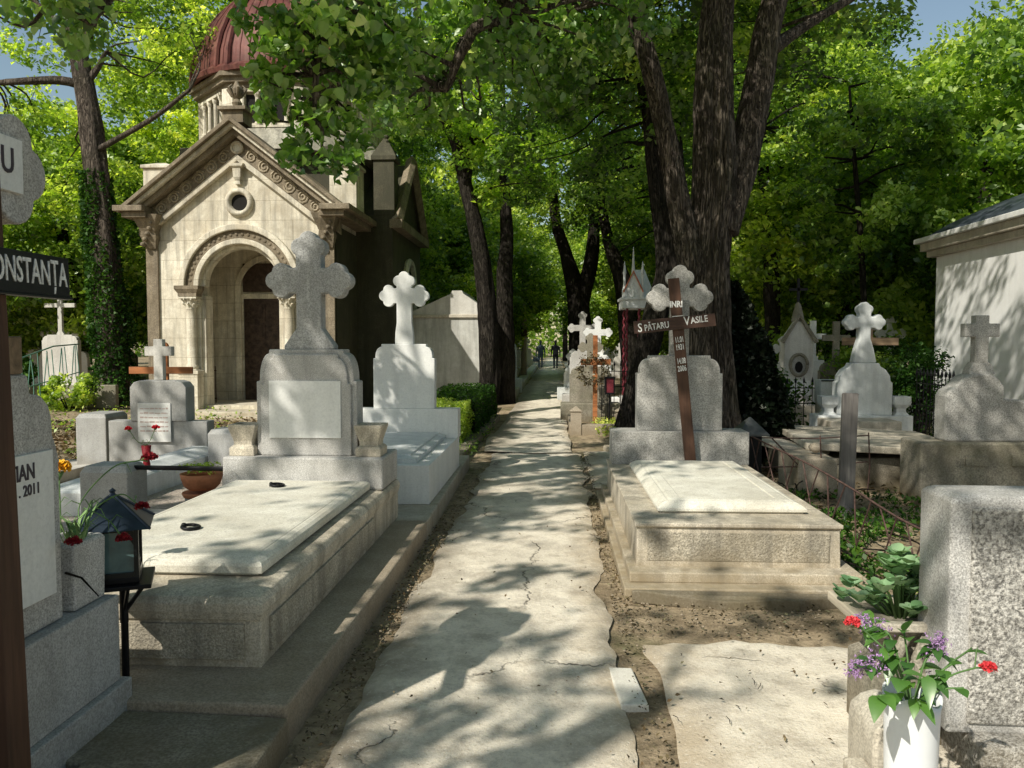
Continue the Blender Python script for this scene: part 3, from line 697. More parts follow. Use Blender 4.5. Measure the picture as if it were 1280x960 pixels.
carnation('carnation', [(-1.82,2.98,.8), at(100,630,3.05), at(140,585,3.1), at(176,575,3.15)], .03, M['darkred'], 'dark red carnation on the longest arching stem', seed=4)
# sprig of long leaves in the vase
root = empty('leafy_sprig', v0, 0, 'tuft of long pale green leaves standing in the granite vase', 'plant'); m = MB(); rs = np.random.RandomState(5)
for k in range(26):
    a = rs.uniform(0, 2*PI); L = rs.uniform(.08, .19); d = Vector((math.cos(a)*.35, math.sin(a)*.35, 1))
    p = Vector((rs.uniform(-.03,.03), rs.uniform(-.03,.03), 0)); w = Vector((-math.sin(a), math.cos(a), 0))*.007
    q1 = p + d*L*.5; q2 = p + d*L + Vector((math.cos(a), math.sin(a), -.4))*L*.35
    m.add([p-w*.4, p+w*.4, q1+w, q1-w, q2], [(0,1,2,3),(3,2,4)])
m.build('leaf', plain('pale_leaf', (.20,.33,.12), .5), root)
b = at(75, 618, 3.3); carnation('tulip', [tuple(b-Vector((0,0,.35))), tuple(b-Vector((0,0,.1))), tuple(at(74,600,3.3))], .045, M['yellow'], 'yellow flower rising behind the near monument', seed=7)
m = MB(); m.tube([at(75,716,2.75)+Vector((.02,0,0)), at(85,722,2.74)+Vector((.05,0,0)), at(103,745,2.72)+Vector((.06,0,0))], [.005,.004,.002], 6)
o = m.build('twig', M['bark_dark'], None, smooth=True); tag(o, 'thin dry twig caught on the ledge below the granite vase', 'twig')

# dark wooden cross leaning before it
B = (-1.575, 2.215, 0); root = empty('wooden_cross', B, R(90), 'dark wooden cross with the black name board CONSTANȚA at the left edge', 'wooden cross')
root.rotation_euler = (R(-1.3), 0, R(90))
m = MB(); m.box(-.05, .045, -.02, .02, -.02, 2.05); m.build('post', M['wood_brown'], root, bevel=.004)
m = MB(); m.box(-.36, .31, -.046, -.022, 1.70, 1.825); m.box(-.365,.32,-.050,-.018,1.692,1.700); m.build('name_board', M['black_paint'], root, bevel=.002)
text('CONSTANȚA', .106, M['letter_paint'], root, (.295, -.0475, 1.765), xs=.60, align='RIGHT', offset=.0012)

# lantern on its iron post
B = (-1.775, 3.17, 0); root = empty('grave_lantern', B, 0, 'black metal lantern with pitched roof on an iron post', 'lantern')
m = MB(); m.tube([(0,0,-.02),(0,0,.56)], .014, 10); m.tube([(0,0,.585),(0,0,.40)], .017, 10); m.box(.0,.012,-.01,.01,0,.52); m.build('post', M['iron'], root)
m = MB(); m.tube([(.0,0,.44),(.055,-.06,.575)], .008, 6); m.tube([(.0,0,.44),(.09,0.03,.575)], .009, 6); m.build('bracket', M['iron'], root)
lant = Matrix.Rotation(R(24), 4, 'Z'); c0 = Vector((-.02, -.03, 0))
def LM(): q = MB(); q.M = Matrix.Translation(c0) @ lant; return q
m = LM(); m.box(-.145,.145,-.14,.14,.575,.592); m.box(-.10,.10,-.10,.10,.592,.615); m.build('tray', M['iron'], root, bevel=.003)
m = LM()
for sx in (-1,1):
    for sy in (-1,1): m.box(sx*.09-.009, sx*.09+.009, sy*.09-.009, sy*.09+.009, .615, .815)
for z in (.615, .80):
    for s_ in (-1,1): m.box(-.08,.08, s_*.092-.006, s_*.092+.006, z, z+.02); m.box(s_*.092-.006, s_*.092+.006, -.08,.08, z, z+.02)
for s_ in (-1,1):                                   # pierced arch corners and a small cross on each face
    for q in (-1,1):
        m.add([(q*.08, s_*.0915, .80),(q*.08, s_*.0915, .745),(q*.055, s_*.0915, .785),(q*.02,s_*.0915,.80)], [(0,1,2,3)])
        m.add([(s_*.0915, q*.08, .80),(s_*.0915, q*.08, .745),(s_*.0915, q*.055, .785),(s_*.0915,q*.02,.80)], [(0,1,2,3)])
    m.box(s_*.094-.002, s_*.094+.002, -.004,.004,.635,.69); m.box(s_*.094-.002, s_*.094+.002, -.016,.016,.662,.670)
m.build('frame', M['black_paint'], root)
m = LM(); m.box(-.084,.084,-.084,-.082,.63,.80); m.box(-.084,-.082,-.082,.084,.63,.80); m.box(-.080,.084,.082,.084,.63,.80); m.build('glass', M['glass_lantern'], root)
m = LM(); m.box(.0825,.0845,-.08,.08,.63,.80); m.build('glass_door', M['glass_pale'], root)
m = LM(); m.add([(-.145,-.145,.815),(.145,-.145,.815),(.145,.145,.815),(-.145,.145,.815),(-.012,-.012,.93),(.012,-.012,.93),(.012,.012,.93),(-.012,.012,.93)], [(3,2,1,0),(4,5,6,7),(0,1,5,4),(1,2,6,5),(2,3,7,6),(3,0,4,7)])
for sx in (-1,1):
    for sy in (-1,1): m.tube([(sx*.145,sy*.145,.817),(sx*.012,sy*.012,.932)], .006, 5)
m.lathe([(.016,.93),(.010,.945),(.014,.955),(.002,.965)], n=10); m.build('roof', plain('blue_black_tin', (.035,.05,.075), .4, .5), root)

# ================================================================== GREY GRAVE WITH A RED VASE (left, behind)
Bc = Vector((gx(198, 9.0), 9.0, 0)); root = empty('grey_grave', Bc, 0, 'grey concrete grave stone with a small cross and a lettered white plaque', 'grave')
w = lambda px: gx(px, 9.0) - Bc.x
m = MB(); m.box(w(134), w(258), 0, .2, -.02, .66); m.build('wing_wall', M['cement'], root, bevel=.01)
m = MB(); P_ = [(w(233),.66),(w(233),1.05),(w(228),1.11),(w(220),1.13),(w(176),1.13),(w(168),1.11),(w(163),1.05),(w(163),.66)]
m.prism(P_, -.02, .21); m.build('stele', M['cement'], root, bevel=.008)
m = MB(); m.prism(sh(cross_outline(.055, .335, .16, .14, 0, 0, plain=True), w(196), 1.132), .04, .12); m.build('cross', M['gravestone_far'], root, bevel=.006)
m = MB(); m.box(w(173), w(214), -.034, -.022, .42, .87); m.build('plaque', M['marble'], root, bevel=.002)
m = MB()
for k in range(6):                                  # engraved lines too small to read in the photograph
    z = .80 - k*.052; x = w(176)
    while x < w(211):
        L = rng.uniform(.03, .07); m.box(x, min(x+L, w(211)), -.0365, -.0345, z, z+.010+rng.uniform(0,.010)); x += L+.010
m.build('engraved_lines', plain('rusty_lettering', (.50,.40,.37)), root)
# wooden cross behind it
B = Vector((gx(205, 9.45), 9.45, 0)); root = empty('wooden_cross', B, 0, 'orange brown wooden cross standing behind the grey grave stone', 'wooden cross')
m = MB(); m.box(-.05,.05,0,.04,-.02,1.52); m.lathe([(.05,0),(.05,.04)], (0,0,1.52), 16, ax='y'); m.build('post', M['wood_orange'], root, bevel=.004)
m = MB(); m.box(gx(163,9.45)-B.x, gx(242,9.45)-B.x, -.03, 0, 1.19, 1.275); m.build('arm', M['wood_orange'], root, bevel=.004)
# slab, gravel bed and surround of that grave
root = empty('grave_slab', (gx(190,7.6), 7.6, 0), 0, 'white marble slab with sloping edges lying before the grey grave stone', 'slab'); b = Vector(root.location)
xa, xb = gx(150, 7.6), gx(238, 8.1); m = MB(); m.M = Matrix.Translation(-b)
m.loft([(xa,xb,6.3,8.8,.0),(xa,xb,6.3,8.8,.33),(xa+.02,xb-.02,6.33,8.8,.35),(xa+.16,xb-.16,6.6,8.8,.40)]); m.build('slab', M['blue_marble'], root, bevel=.004)
m = MB(); m.box(-4.3, -2.7, 5.6, 8.7, -.02, .14); o = m.build('gravel_bed', M['gravel']); tag(o, 'bed of pale pinkish gravel left of the large tomb', 'gravel', kind='stuff')
for (pa, pb, Y, z, th, lab) in ((93,131,9.3,.71,.5,'tall grey end block left of the lettered grave stone'), (96,156,5.75,.64,.30,'near grey corner post of the gravel grave'), (258,292,8.4,.63,.35,'grey block touching the far planter of the large tomb'), (275,292,6.3,.52,.2,'small grey block beside the terracotta bowl')):
    xa, xb = gx(pa, Y), gx(pb, Y); b = Vector(((xa+xb)/2, Y, 0)); m = MB(); h_ = (xb-xa)/2
    m.loft([(-h_,h_,0,th,-.02),(-h_,h_,0,th,z-.05),(-h_+.03,h_-.03,.03,th-.03,z)]); o = m.build('corner_post', M['cement'], bevel=.01); o.location = b; tag(o, lab, 'post')
m = MB(); m.tube([at(150,584,5.9), at(283,586,5.9)], .018, 8); m.tube([at(150,644,5.9), at(283,640,5.9)], .018, 8); o = m.build('rail', M['iron']); tag(o, 'black iron rail around the gravel grave', 'rail')
m = MB(); xa, xb = gx(150,5.7), gx(240,5.7); m.box(xa, -2.55, 5.72, 5.86, -.02, .30); o = m.build('grave_border', M['cement'], bevel=.01); tag(o, 'low grey border wall in front of the gravel bed', 'border wall')
# terracotta bowl with pansies
b = Vector((gx(250, 6.7), 6.7, .14)); root = empty('flower_bowl', b, 0, 'round terracotta bowl of small flowers on the gravel', 'flowerpot')
m = MB(); m.lathe([(.10,.16),(.12,.17),(.15,.20),(.17,.26),(.178,.30),(.168,.30),(.16,.27)], n=32, cap=False); m.lathe([(0.001,.16),(.1,.16)], n=32, cap=False); m.build('bowl', M['terracotta'], root, smooth=True)
m = MB(); m.lathe([(.15,.10),(.165,.13),(.16,.14),(.15,.135),(.001,.13)], n=32); m.build('saucer', M['terracotta'], root, smooth=True)
m = MB(); m.lathe([(.14,.0),(.14,.10)], n=20); m.build('stand', M['cement'], root)
rs = np.random.RandomState(8); C = np.stack([rs.normal(size=260)*.07, rs.normal(size=260)*.07, .29+rs.uniform(0,.07,260)], 1); C[:,2] += .02; link_mesh('foliage', leaf_mesh('bowl_leaves', C, .03, rs.uniform(.3,1,260), M['leaf_lime'], rs), root)
m = MB(); 
for k in range(12): a = rs.uniform(0,6.28); rose(m, (rs.uniform(.02,.12)*math.cos(a), rs.uniform(.02,.12)*math.sin(a), .35), .018, rs, 12, k%2)
m.build('blossom', [M['yellow'], M['lilac']], root)
# red vase with carnations
b = Vector((gx(181, 7.3), 7.3, .395)); zt = gz(560, 7.3); root = empty('red_vase', b, 0, 'slim dark red vase in front of the lettered plaque', 'vase')
m = MB(); m.lathe([(.03,0),(.035,.02),(.028,.06),(.045,zt-b.z),(.038,zt-b.z)], n=20); m.build('vase', M['darkred'], root, smooth=True)
for k, (px, py) in enumerate(((163,540),(193,538))):
    carnation('carnation', [(b.x,b.y,zt), tuple(at((181+px)/2,552,7.25)), tuple(at(px,py,7.2))], .032, M['red'], ('red carnation leaning left out of the red vase','red carnation standing upright in the red vase')[k], seed=20+k)
# ================================================================== CHAPEL
B = (-6.75, 17.0, 0); chapel = empty('chapel', B, 0, 'domed stone burial chapel with carved gable and arched porch', 'chapel')
def facade(w, spring, r, eave, apex):
    return [(-w,0),(-r,0)] + arc(0, spring, r, 180, 0, 28) + [(r,0),(w,0),(w,eave),(0,apex),(-w,eave)]
m = MB(); m.prism(facade(2.02, 2.79, .90, 4.5, 6.05), 0, .45); m.box(-2.02,-1.45,.45,2.1,0,4.5); m.box(1.45,2.02,.45,2.1,0,4.5)
wall = m.build('front_wall', M['chapel'], chapel)
m = MB(); m.prism([(-2.0,0),(2.0,0),(2.0,3.9),(-2.0,3.9)], 1.7, 2.0); m.box(-1.45,1.45,.45,1.7,3.85,4.0); m.box(-1.45,-1.40,.45,1.7,.2,3.85); m.box(1.40,1.45,.45,1.7,.2,3.85); m.build('porch_wall', M['chapel'], chapel)
m = MB(); m.box(-1.45,1.45,.0,1.7,0,.22); m.build('porch_floor', M['chapel'], chapel)
# door in a blind arch
m = MB(); o1 = arc(0, 2.85, .80, 180, 0, 20); o2 = arc(0, 2.85, .66, 0, 180, 20)
m.prism([(-.80,.22)] + o1 + [(.80,.22),(.66,.22)] + o2 + [(-.66,.22)], 1.62, 1.7); m.box(-.66,.66,1.64,1.7,2.62,2.74); m.build('door_surround', M['chapel'], chapel, bevel=.015)
m = MB(); m.box(-.60,.60,1.655,1.69,.22,2.62); m.box(-.62,.62,1.66,1.70,2.78,3.45)
for sx in (-1,1):
    for (za, zb) in ((.35,.75),(.85,1.55),(1.65,2.0),(2.08,2.5)): m.box(sx*.30-.22, sx*.30+.22, 1.64, 1.66, za, zb); m.box(sx*.30-.16, sx*.30+.16, 1.632, 1.645, za+.06, zb-.06)
door = m.build('door', M['door'], chapel, bevel=.008)
m = MB(); m.lathe([(.03,0),(.03,-.05),(.045,-.06)], (.06,1.64,1.25), 10, ax='y'); m.build('handle', M['iron'], door)
for s_ in (-1,1):
    m = MB()                                         # low gates in the porch
    for k in range(6):
        x = s_*(.92+.07*k); m.tube([(x,.75,.22),(x,.75,1.05+.05*(k%2))], .012, 6)
    m.tube([(s_*.9,.75,.32),(s_*1.3,.75,.32)], .012, 6); m.tube([(s_*.9,.75,.95),(s_*1.3,.75,.95)], .012, 6)
    m.prism([(s_*1.0-.09,.22),(s_*1.0+.09,.22),(s_*1.0+.09,1.05),(s_*1.0,1.2),(s_*1.0-.09,1.05)], .6, .66)
    m.build('porch_gate', plain('dark_carved_wood', (.05,.028,.018)), chapel)
# archivolt rings
def ring(r0, r1, y0, y1, spring=2.79, n=32):
    m = MB(); m.prism(arc(0, spring, r1, 180, 0, n) + arc(0, spring, r0, 0, 180, n), y0, y1); return m
ring(1.20, 1.33, -.13, 0).build('arch_moulding', M['chapel'], chapel, bevel=.02)
ring(1.02, 1.20, -.05, 0).build('carved_arch_band', M['chapel_trim'], chapel, bevel=.01)
ring(.90, 1.02, -.09, .02).build('arch_moulding', M['chapel'], chapel, bevel=.025, seg=3)
ring(.82, .905, .06, .3).build('arch_moulding', M['chapel'], chapel, bevel=.025, seg=3)
m = MB()
for k in range(26): a = R(7+166*k/25); m.lathe([(.035,0),(.035,-.012),(.015,-.02)], (1.11*math.cos(a), -.05, 2.79+1.11*math.sin(a)), 8, ax='y')
m.build('carved_rosette', M['chapel_trim'], chapel)
for s_ in (-1, 1):                                   # columns on pedestals with leafy capitals and imposts
    cx = s_*1.07
    m = MB(); m.lathe([(.125,1.0),(.14,1.04),(.13,1.09),(.105,1.12),(.112,1.6),(.108,2.1),(.10,2.3),(.115,2.32)], (cx,-.08,0), 20); c = m.build('column', M['chapel'], chapel, smooth=True)
    m = MB(); m.box(cx-.21,cx+.21,-.30,.0,.12,.90); m.box(cx-.235,cx+.235,-.325,.0,.0,.14); m.box(cx-.23,cx+.23,-.32,.0,.90,.98); m.box(cx-.17,cx+.17,-.26,.0,.98,1.01); m.build('pedestal', M['chapel'], chapel, bevel=.01)
    m = MB(); m.lathe([(.11,2.30),(.125,2.40),(.15,2.47),(.19,2.52)], (cx,-.08,0), 16); m.box(cx-.19,cx+.19,-.27,.0,2.52,2.565)
    for row, (zz, rr) in enumerate(((2.34,.13),(2.43,.155))):
        for k in range(8):
            a = 2*PI*(k+.5*row)/8; d = Vector((math.cos(a), math.sin(a), 0)); c_ = Vector((cx,-.08,zz)); m.tube([c_+d*rr*.8, c_+d*(rr)+Vector((0,0,.06)), c_+d*(rr+.05)+Vector((0,0,.085)), c_+d*(rr+.055)+Vector((0,0,.06))], [.02,.026,.018,.008], 5)
    m.build('capital', M['chapel'], chapel)
    m = MB(); m.loft([(cx-.2,cx+.2,-.28,0,2.565),(cx-.2,cx+.2,-.28,0,2.63),(cx-.26,cx+.26,-.33,0,2.72),(cx-.26,cx+.26,-.33,0,2.79)]); m.build('impost', M['chapel_trim'], chapel)
    m = MB(); m.box(s_*.90-.09 if s_<0 else .81, s_*.90+.09 if s_<0 else .99, .05,.42,.22,2.6); m.build('pier', M['chapel'], chapel, bevel=.01)
    # corner strip with carved bracket under the eave
    xc = s_*1.93; m = MB(); m.box(xc-.13, xc+.13, -.06, .0, 0, 3.95); m.build('corner_strip', M['chapel_trim'], chapel, bevel=.01)
    m = MB(); m.loft([(xc-.11,xc+.11,-.10,0,3.6),(xc-.17,xc+.17,-.2,0,3.85),(xc-.15,xc+.15,-.22,0,3.95),(xc-.24,xc+.24,-.34,0,4.2),(xc-.28,xc+.28,-.36,0,4.3)])
    for k in range(5): m.lathe([(.05,0),(.05,-.06),(.02,-.09)], (xc-.12+.06*k, -.16-.02*k%2, 3.68+.11*k), 8, ax='y')
    m.build('carved_bracket', M['chapel_trim'], chapel)
# gable mouldings
S_ = .775; ZA = 6.28
def chev(o0, o1, y0, y1, x1, name, mt, bevel=.012):
    z = lambda x, o: ZA - o - abs(x)*S_
    m = MB(); m.prism([(-x1,z(x1,o1)),(0,z(0,o1)),(x1,z(x1,o1)),(x1,z(x1,o0)),(0,z(0,o0)),(-x1,z(x1,o0))], y0, y1); return m.build(name, M[mt], chapel, bevel=bevel)
chev(0, .10, -.52, 2.3, 2.42, 'gable_cornice', 'chapel_trim'); chev(.10, .20, -.42, .1, 2.34, 'gable_cornice', 'chapel'); chev(.20, .34, -.30, .1, 2.26, 'gable_cornice', 'chapel_trim')
chev(.34, .70, -.07, .05, 2.2, 'carved_frieze', 'chapel_trim'); chev(.70, .84, -.13, .05, 2.05, 'gable_moulding', 'chapel')
for s_ in (-1,1):
    m = MB()
    for k in range(7):                               # scrolls along the frieze
        x = s_*(.30+.275*k); z = ZA - .52 - abs(x)*S_; pts = []
        for i in range(17):
            a = i/16*3.6*PI*s_ + k; rr = .135*(1-i/20); pts.append((x+rr*math.cos(a), -.075, z+rr*math.sin(a)))
        m.tube(pts, .024, 5); m.tube([(x-s_*.12,-.075,z+.12),(x,-.08,z+.15),(x+s_*.15,-.075,z-.02)], .018, 5)
    m.build('carved_scrolls', M['chapel_scroll'], chapel)
m = MB(); m.lathe([(.14,0),(.14,-.10),(.10,-.12),(.09,-.08),(.0,-.08)], (0,-.02,5.72), 20, ax='y')
m.loft([(-.17,.17,-.2,0,5.38),(-.14,.14,-.2,0,5.32),(-.09,.09,-.16,0,5.28),(-.08,.08,-.14,0,5.1),(-.05,.05,-.1,0,5.02),(-.06,.06,-.1,0,4.95)]); m.build('keystone_emblem', M['chapel'], chapel, bevel=.008)
m = MB(); m.lathe([(.31,.0),(.31,-.05),(.27,-.10),(.22,-.11),(.19,-.06),(.17,.0)], (0,0,4.58), 32, ax='y', cap=False); oc = m.build('oculus', M['chapel'], chapel, smooth=True)
m = MB(); m.lathe([(.18,-.012),(.18,-.004)], (0,0,4.58), 24, ax='y'); m.build('oculus_dark_disc', M['hollow'], oc)  # flat dark disc stands in for the shaded hole
for s_ in (-1,1):                                    # eave returns and corner blocks
    m = MB(); m.box(s_*2.2-.32, s_*2.2+.32, -.54, 2.3, 4.34, 4.46); m.box(s_*2.12-.26, s_*2.12+.26, -.44, 2.2, 4.22, 4.34); m.build('eave_cornice', M['chapel_trim'], chapel, bevel=.012)
    m = MB(); m.box(s_*2.1-.30, s_*2.1+.30, .55, 1.25, 4.46, 5.45); m.loft([(s_*2.1-.34,s_*2.1+.34,.5,1.3,5.45),(s_*2.1-.34,s_*2.1+.34,.5,1.3,5.52),(s_*2.1-.1,s_*2.1+.1,.8,1.0,5.62)]); m.build('parapet_block', M['chapel'], chapel, bevel=.01)
m = MB(); m.box(-.22,.22,-.3,.2,6.2,6.45); m.loft([(-.3,.3,-.38,.28,6.45),(-.3,.3,-.38,.28,6.52),(-.1,.1,-.2,.1,6.56)]); m.lathe([(.07,6.56),(.11,6.66),(.06,6.74),(.13,6.84),(.15,6.93),(.07,7.02),(.03,7.12)], (0,-.05,0), 12)
for k in range(6): a = 2*PI*k/6; m.tube([(0.1*math.cos(a),-.05+.1*math.sin(a),6.8),(.2*math.cos(a),-.05+.2*math.sin(a),6.95),(.12*math.cos(a),-.05+.12*math.sin(a),7.03)], [.03,.035,.01], 5)
m.build('gable_finial', M['chapel_trim'], chapel)
# steps
for k, (ya, z) in enumerate(((-1.15,.07),(-.8,.145))):
    m = MB(); m.box(-1.6, 1.6, ya, 0, -.03, z); m.build('step', M['chapel'], chapel, bevel=.012)
# body: cross arms with side gables
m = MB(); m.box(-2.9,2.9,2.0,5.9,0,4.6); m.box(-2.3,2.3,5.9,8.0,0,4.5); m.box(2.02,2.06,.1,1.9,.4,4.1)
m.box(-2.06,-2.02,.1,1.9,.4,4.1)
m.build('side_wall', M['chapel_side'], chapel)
for s_ in (-1,1):
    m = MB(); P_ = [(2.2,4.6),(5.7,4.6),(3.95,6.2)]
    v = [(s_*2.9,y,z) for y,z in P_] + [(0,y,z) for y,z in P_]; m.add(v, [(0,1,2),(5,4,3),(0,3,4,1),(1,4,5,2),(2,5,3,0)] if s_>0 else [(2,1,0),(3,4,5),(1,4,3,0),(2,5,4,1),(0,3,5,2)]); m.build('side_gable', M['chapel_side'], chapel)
    m = MB(); m.tube([(s_*3.02,1.95,4.45),(s_*3.02,3.95,6.32),(s_*3.02,5.95,4.45)], .14, 4); m.box(min(s_*2.85,s_*3.15),max(s_*2.85,s_*3.15),1.9,6.0,4.3,4.5); m.build('side_cornice', M['chapel_trim'], chapel)
    m = MB()
    for (a_, b_, y_) in ((.55,.70,3.95),):
        pts = [(s_*2.95, y_-.6, 1.2)] + [(s_*2.95, y_+.6*math.cos(R(t)), 3.1+.6*math.sin(R(t))) for t in range(180,-1,-15)] + [(s_*2.95, y_+.6, 1.2)]
        m.tube(pts, .09, 6)
    w_ = m.build('window', M['chapel'], chapel)
    m = MB(); pts = [(y_-.5, 1.2)] + [(y_+.5*math.cos(R(t)), 3.1+.5*math.sin(R(t))) for t in range(180,-1,-15)] + [(y_+.5,1.2)]; n_ = len(pts)
    m.add([(s_*2.912, y, z) for y, z in pts], [tuple(range(n_)) if s_<0 else tuple(range(n_-1,-1,-1))]); m.build('window_glass', M['hollow'], w_)
    m = MB(); m.box(s_*2.92-.02,s_*2.92+.02,2.1,5.8,.0,.5); m.build('side_plinth', M['chapel_trim'], chapel)
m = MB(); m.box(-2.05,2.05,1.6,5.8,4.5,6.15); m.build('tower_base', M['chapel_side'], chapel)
OC = lambda r: [(r*math.cos(R(22.5+45*k)), 3.7+r*math.sin(R(22.5+45*k))) for k in range(8)]
m = MB(); m.prismz(OC(2.75), 6.0, 6.62, scale=.84, c=(0,3.7)); m.build('drum_skirt', stone('lichened_cement', (.42,.40,.33), (40,.2), .5, .7, bump=.3), chapel)
m = MB(); m.prismz(OC(2.22), 6.55, 7.55); m.build('drum', M['chapel'], chapel)
m = MB()
for k in range(8):                                    # each face carries three near-black blocks for shaded openings between small columns
    a = R(45*k); ca, sa = math.cos(a), math.sin(a); d = 2.22*math.cos(R(22.5))
    for j in (-1,0,1):
        m = MB(); m.M = Matrix.Translation((0,3.7,0)) @ Matrix.Rotation(a, 4, 'Z')
        m.prismz([(d-.05,j*.34-.11),(d+.012,j*.34-.11),(d+.012,j*.34+.11),(d-.05,j*.34+.11)], 6.72, 7.36); m.build('drum_window', M['hollow'], chapel)
m = MB()
for k in range(8):
    m.M = Matrix.Translation((0,3.7,0)) @ Matrix.Rotation(R(45*k), 4, 'Z'); d = 2.22*math.cos(R(22.5))
    for j in (-1.5,-.5,.5,1.5): m.lathe([(.07,6.62),(.075,6.68),(.045,6.74),(.045,7.28),(.075,7.34),(.08,7.4)], (d+.07, j*.34, 0), 8)
    m.box(d, d+.14, -.62,.62, 7.4,7.46); m.box(d, d+.14, -.62,.62, 6.58,6.63)
    m.M = Matrix.Translation((0,3.7,0)) @ Matrix.Rotation(R(45*k+22.5), 4, 'Z'); m.box(2.1,2.3,-.16,.16,6.6,7.5)
m.build('drum_colonnettes', M['chapel'], chapel)
m = MB(); m.prismz(OC(2.30), 7.52, 7.62); m.prismz(OC(2.42), 7.62, 7.74); m.prismz(OC(2.52), 7.74, 7.84); m.build('drum_cornice', M['chapel_trim'], chapel)
t = NT('dome_maroon_tin'); n = t.noise(3, 7, .7, dist=.5); s2 = t.noise(1, 4, .6, vec=t.pos((9,9,.6)))
base = t.mix(t.ramp(n, [(.35,0.0),(.65,1.0)]), (.065,.020,.017), (.16,.052,.040)); base = t.mix(t.ramp(s2, [(.5,0.0),(.7,.5)]), base, (.22,.12,.09))
t.bsdf(base, .55, t.bump(s2, .5, .02), .1); M['dome'] = t.mat
dp = [(2.40,7.84),(2.42,8.0),(2.38,8.4),(2.26,8.8),(2.05,9.25),(1.74,9.7),(1.36,10.08),(.95,10.36),(.5,10.55),(.12,10.62)]
m = MB(); m.lathe(dp, (0,3.7,0), 32, a0=R(22.5)); dome = m.build('dome', M['dome'], chapel, smooth=True)
m = MB()
for k in range(8):
    for da in (-4.2, 4.2):
        a = R(22.5+45*k+da*1.0); m.tube([((r+.03)*math.cos(a*1), 3.7+(r+.03)*math.sin(a), z) for r, z in dp[:-1]], .062, 6)
for k in range(64): a = R(5.625*k); m.tube([((r+.004)*math.cos(a), 3.7+(r+.004)*math.sin(a), z) for r, z in dp[:-2]], .012, 4)
m.lathe([(2.5,7.84),(2.52,7.94),(2.44,8.02)], (0,3.7,0), 32)
m.build('dome_ribs', M['dome'], dome)
m = MB(); m.lathe([(.3,10.5),(.34,10.62),(.12,10.75),(.10,11.0),(.16,11.1),(.03,11.3),(.03,12.0)], (0,3.7,0), 12); m.box(-.25,.25,3.68,3.72,11.6,11.65); m.build('dome_cross', M['dome'], chapel)
m = MB(); m.box(2.45,2.95,2.0,2.5,4.6,5.9); m.loft([(2.4,3.0,1.95,2.55,5.9),(2.4,3.0,1.95,2.55,6.0),(2.65,2.75,2.2,2.3,6.45)]); m.lathe([(.05,6.4),(.09,6.5),(.03,6.6),(.03,7.0),(.05,7.05)], (2.7,2.25,0), 8); m.build('corner_pinnacle', M['chapel_side'], chapel, bevel=.02)

# ================================================================== MAUSOLEUM AND FAR LEFT GROUP
Y = 20.0; xa, xb = gx(519, Y), gx(607, Y); B = ((xa+xb)/2, Y, 0); root = empty('mausoleum', B, 0, 'low pale mausoleum with a shallow pediment behind the hedge', 'mausoleum')
h_ = (xb-xa)/2+.1; m = MB(); m.box(-h_,h_,0,3,-.05,gz(397,Y)); m.build('wall', stone('shaded_render', (.58,.58,.55), (90,.1), .45, .45, bump=.2), root)  # greyer base colour carries the shade on this wall
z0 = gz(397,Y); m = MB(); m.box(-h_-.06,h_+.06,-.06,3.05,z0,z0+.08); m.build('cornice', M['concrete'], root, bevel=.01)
m = MB(); m.prism([(-h_-.02,z0+.08),(h_+.02,z0+.08),(h_+.02,z0+.13),(.34,gz(367,Y)),(.30,gz(363,Y)),(.06,gz(363,Y)),(.02,gz(367,Y)),(-h_-.02,z0+.13)], -.02, 3); m.build('pediment', M['gravestone_far'], root)

def hedge(name, boxes, n, leafm, label, size=.035, seed=1):
    rs = np.random.RandomState(seed); C = []
    for k in range(n):
        x0,x1,y0,y1,z1 = boxes[rs.randint(len(boxes))]
        q = rs.randint(5); x, y, z = rs.uniform(x0,x1), rs.uniform(y0,y1), rs.uniform(.03,z1)
        if q == 0: y = y0 + abs(rs.normal())*.05
        elif q == 1: x = x1 - abs(rs.normal())*.05
        elif q == 2: z = z1 - abs(rs.normal())*.05
        elif q == 3: x = x0 + abs(rs.normal())*.05
        b_ = .05*noise.noise(Vector((x*3,y*3,z*3))); C.append((x+b_, y+b_, z+b_))
    C = np.array(C); T = rs.uniform(.25,.85,n) + (C[:,2]-C[:,2].mean())*.3
    b = C.mean(0); b[2] = 0; root = empty(name, b, 0, label, 'hedge')
    m = MB(); m.M = Matrix.Translation(-Vector(b))
    for (x0,x1,y0,y1,z1) in boxes:
        m.box(x0+.07,x1-.07,y0+.07,y1-.07,0,z1-.08)
    m.build('dark_core', M['hollow'], root); link_mesh('foliage', leaf_mesh(name, C-b, size, T, M[leafm], rs, up=.3), root); return root  # near-black box stands in for the shade inside the hedge
hedge('box_hedge', [(-2.25,-1.33,11.6,12.9,.66)], 9000, 'leaf_lime', 'bright green clipped box hedge behind the white marble tomb', .035, 2)
hedge('box_hedge', [(-2.2,-1.22,12.9,17,.72)], 9000, 'leaf_deep', 'dark clipped hedge running on behind the bright one', .045, 3)

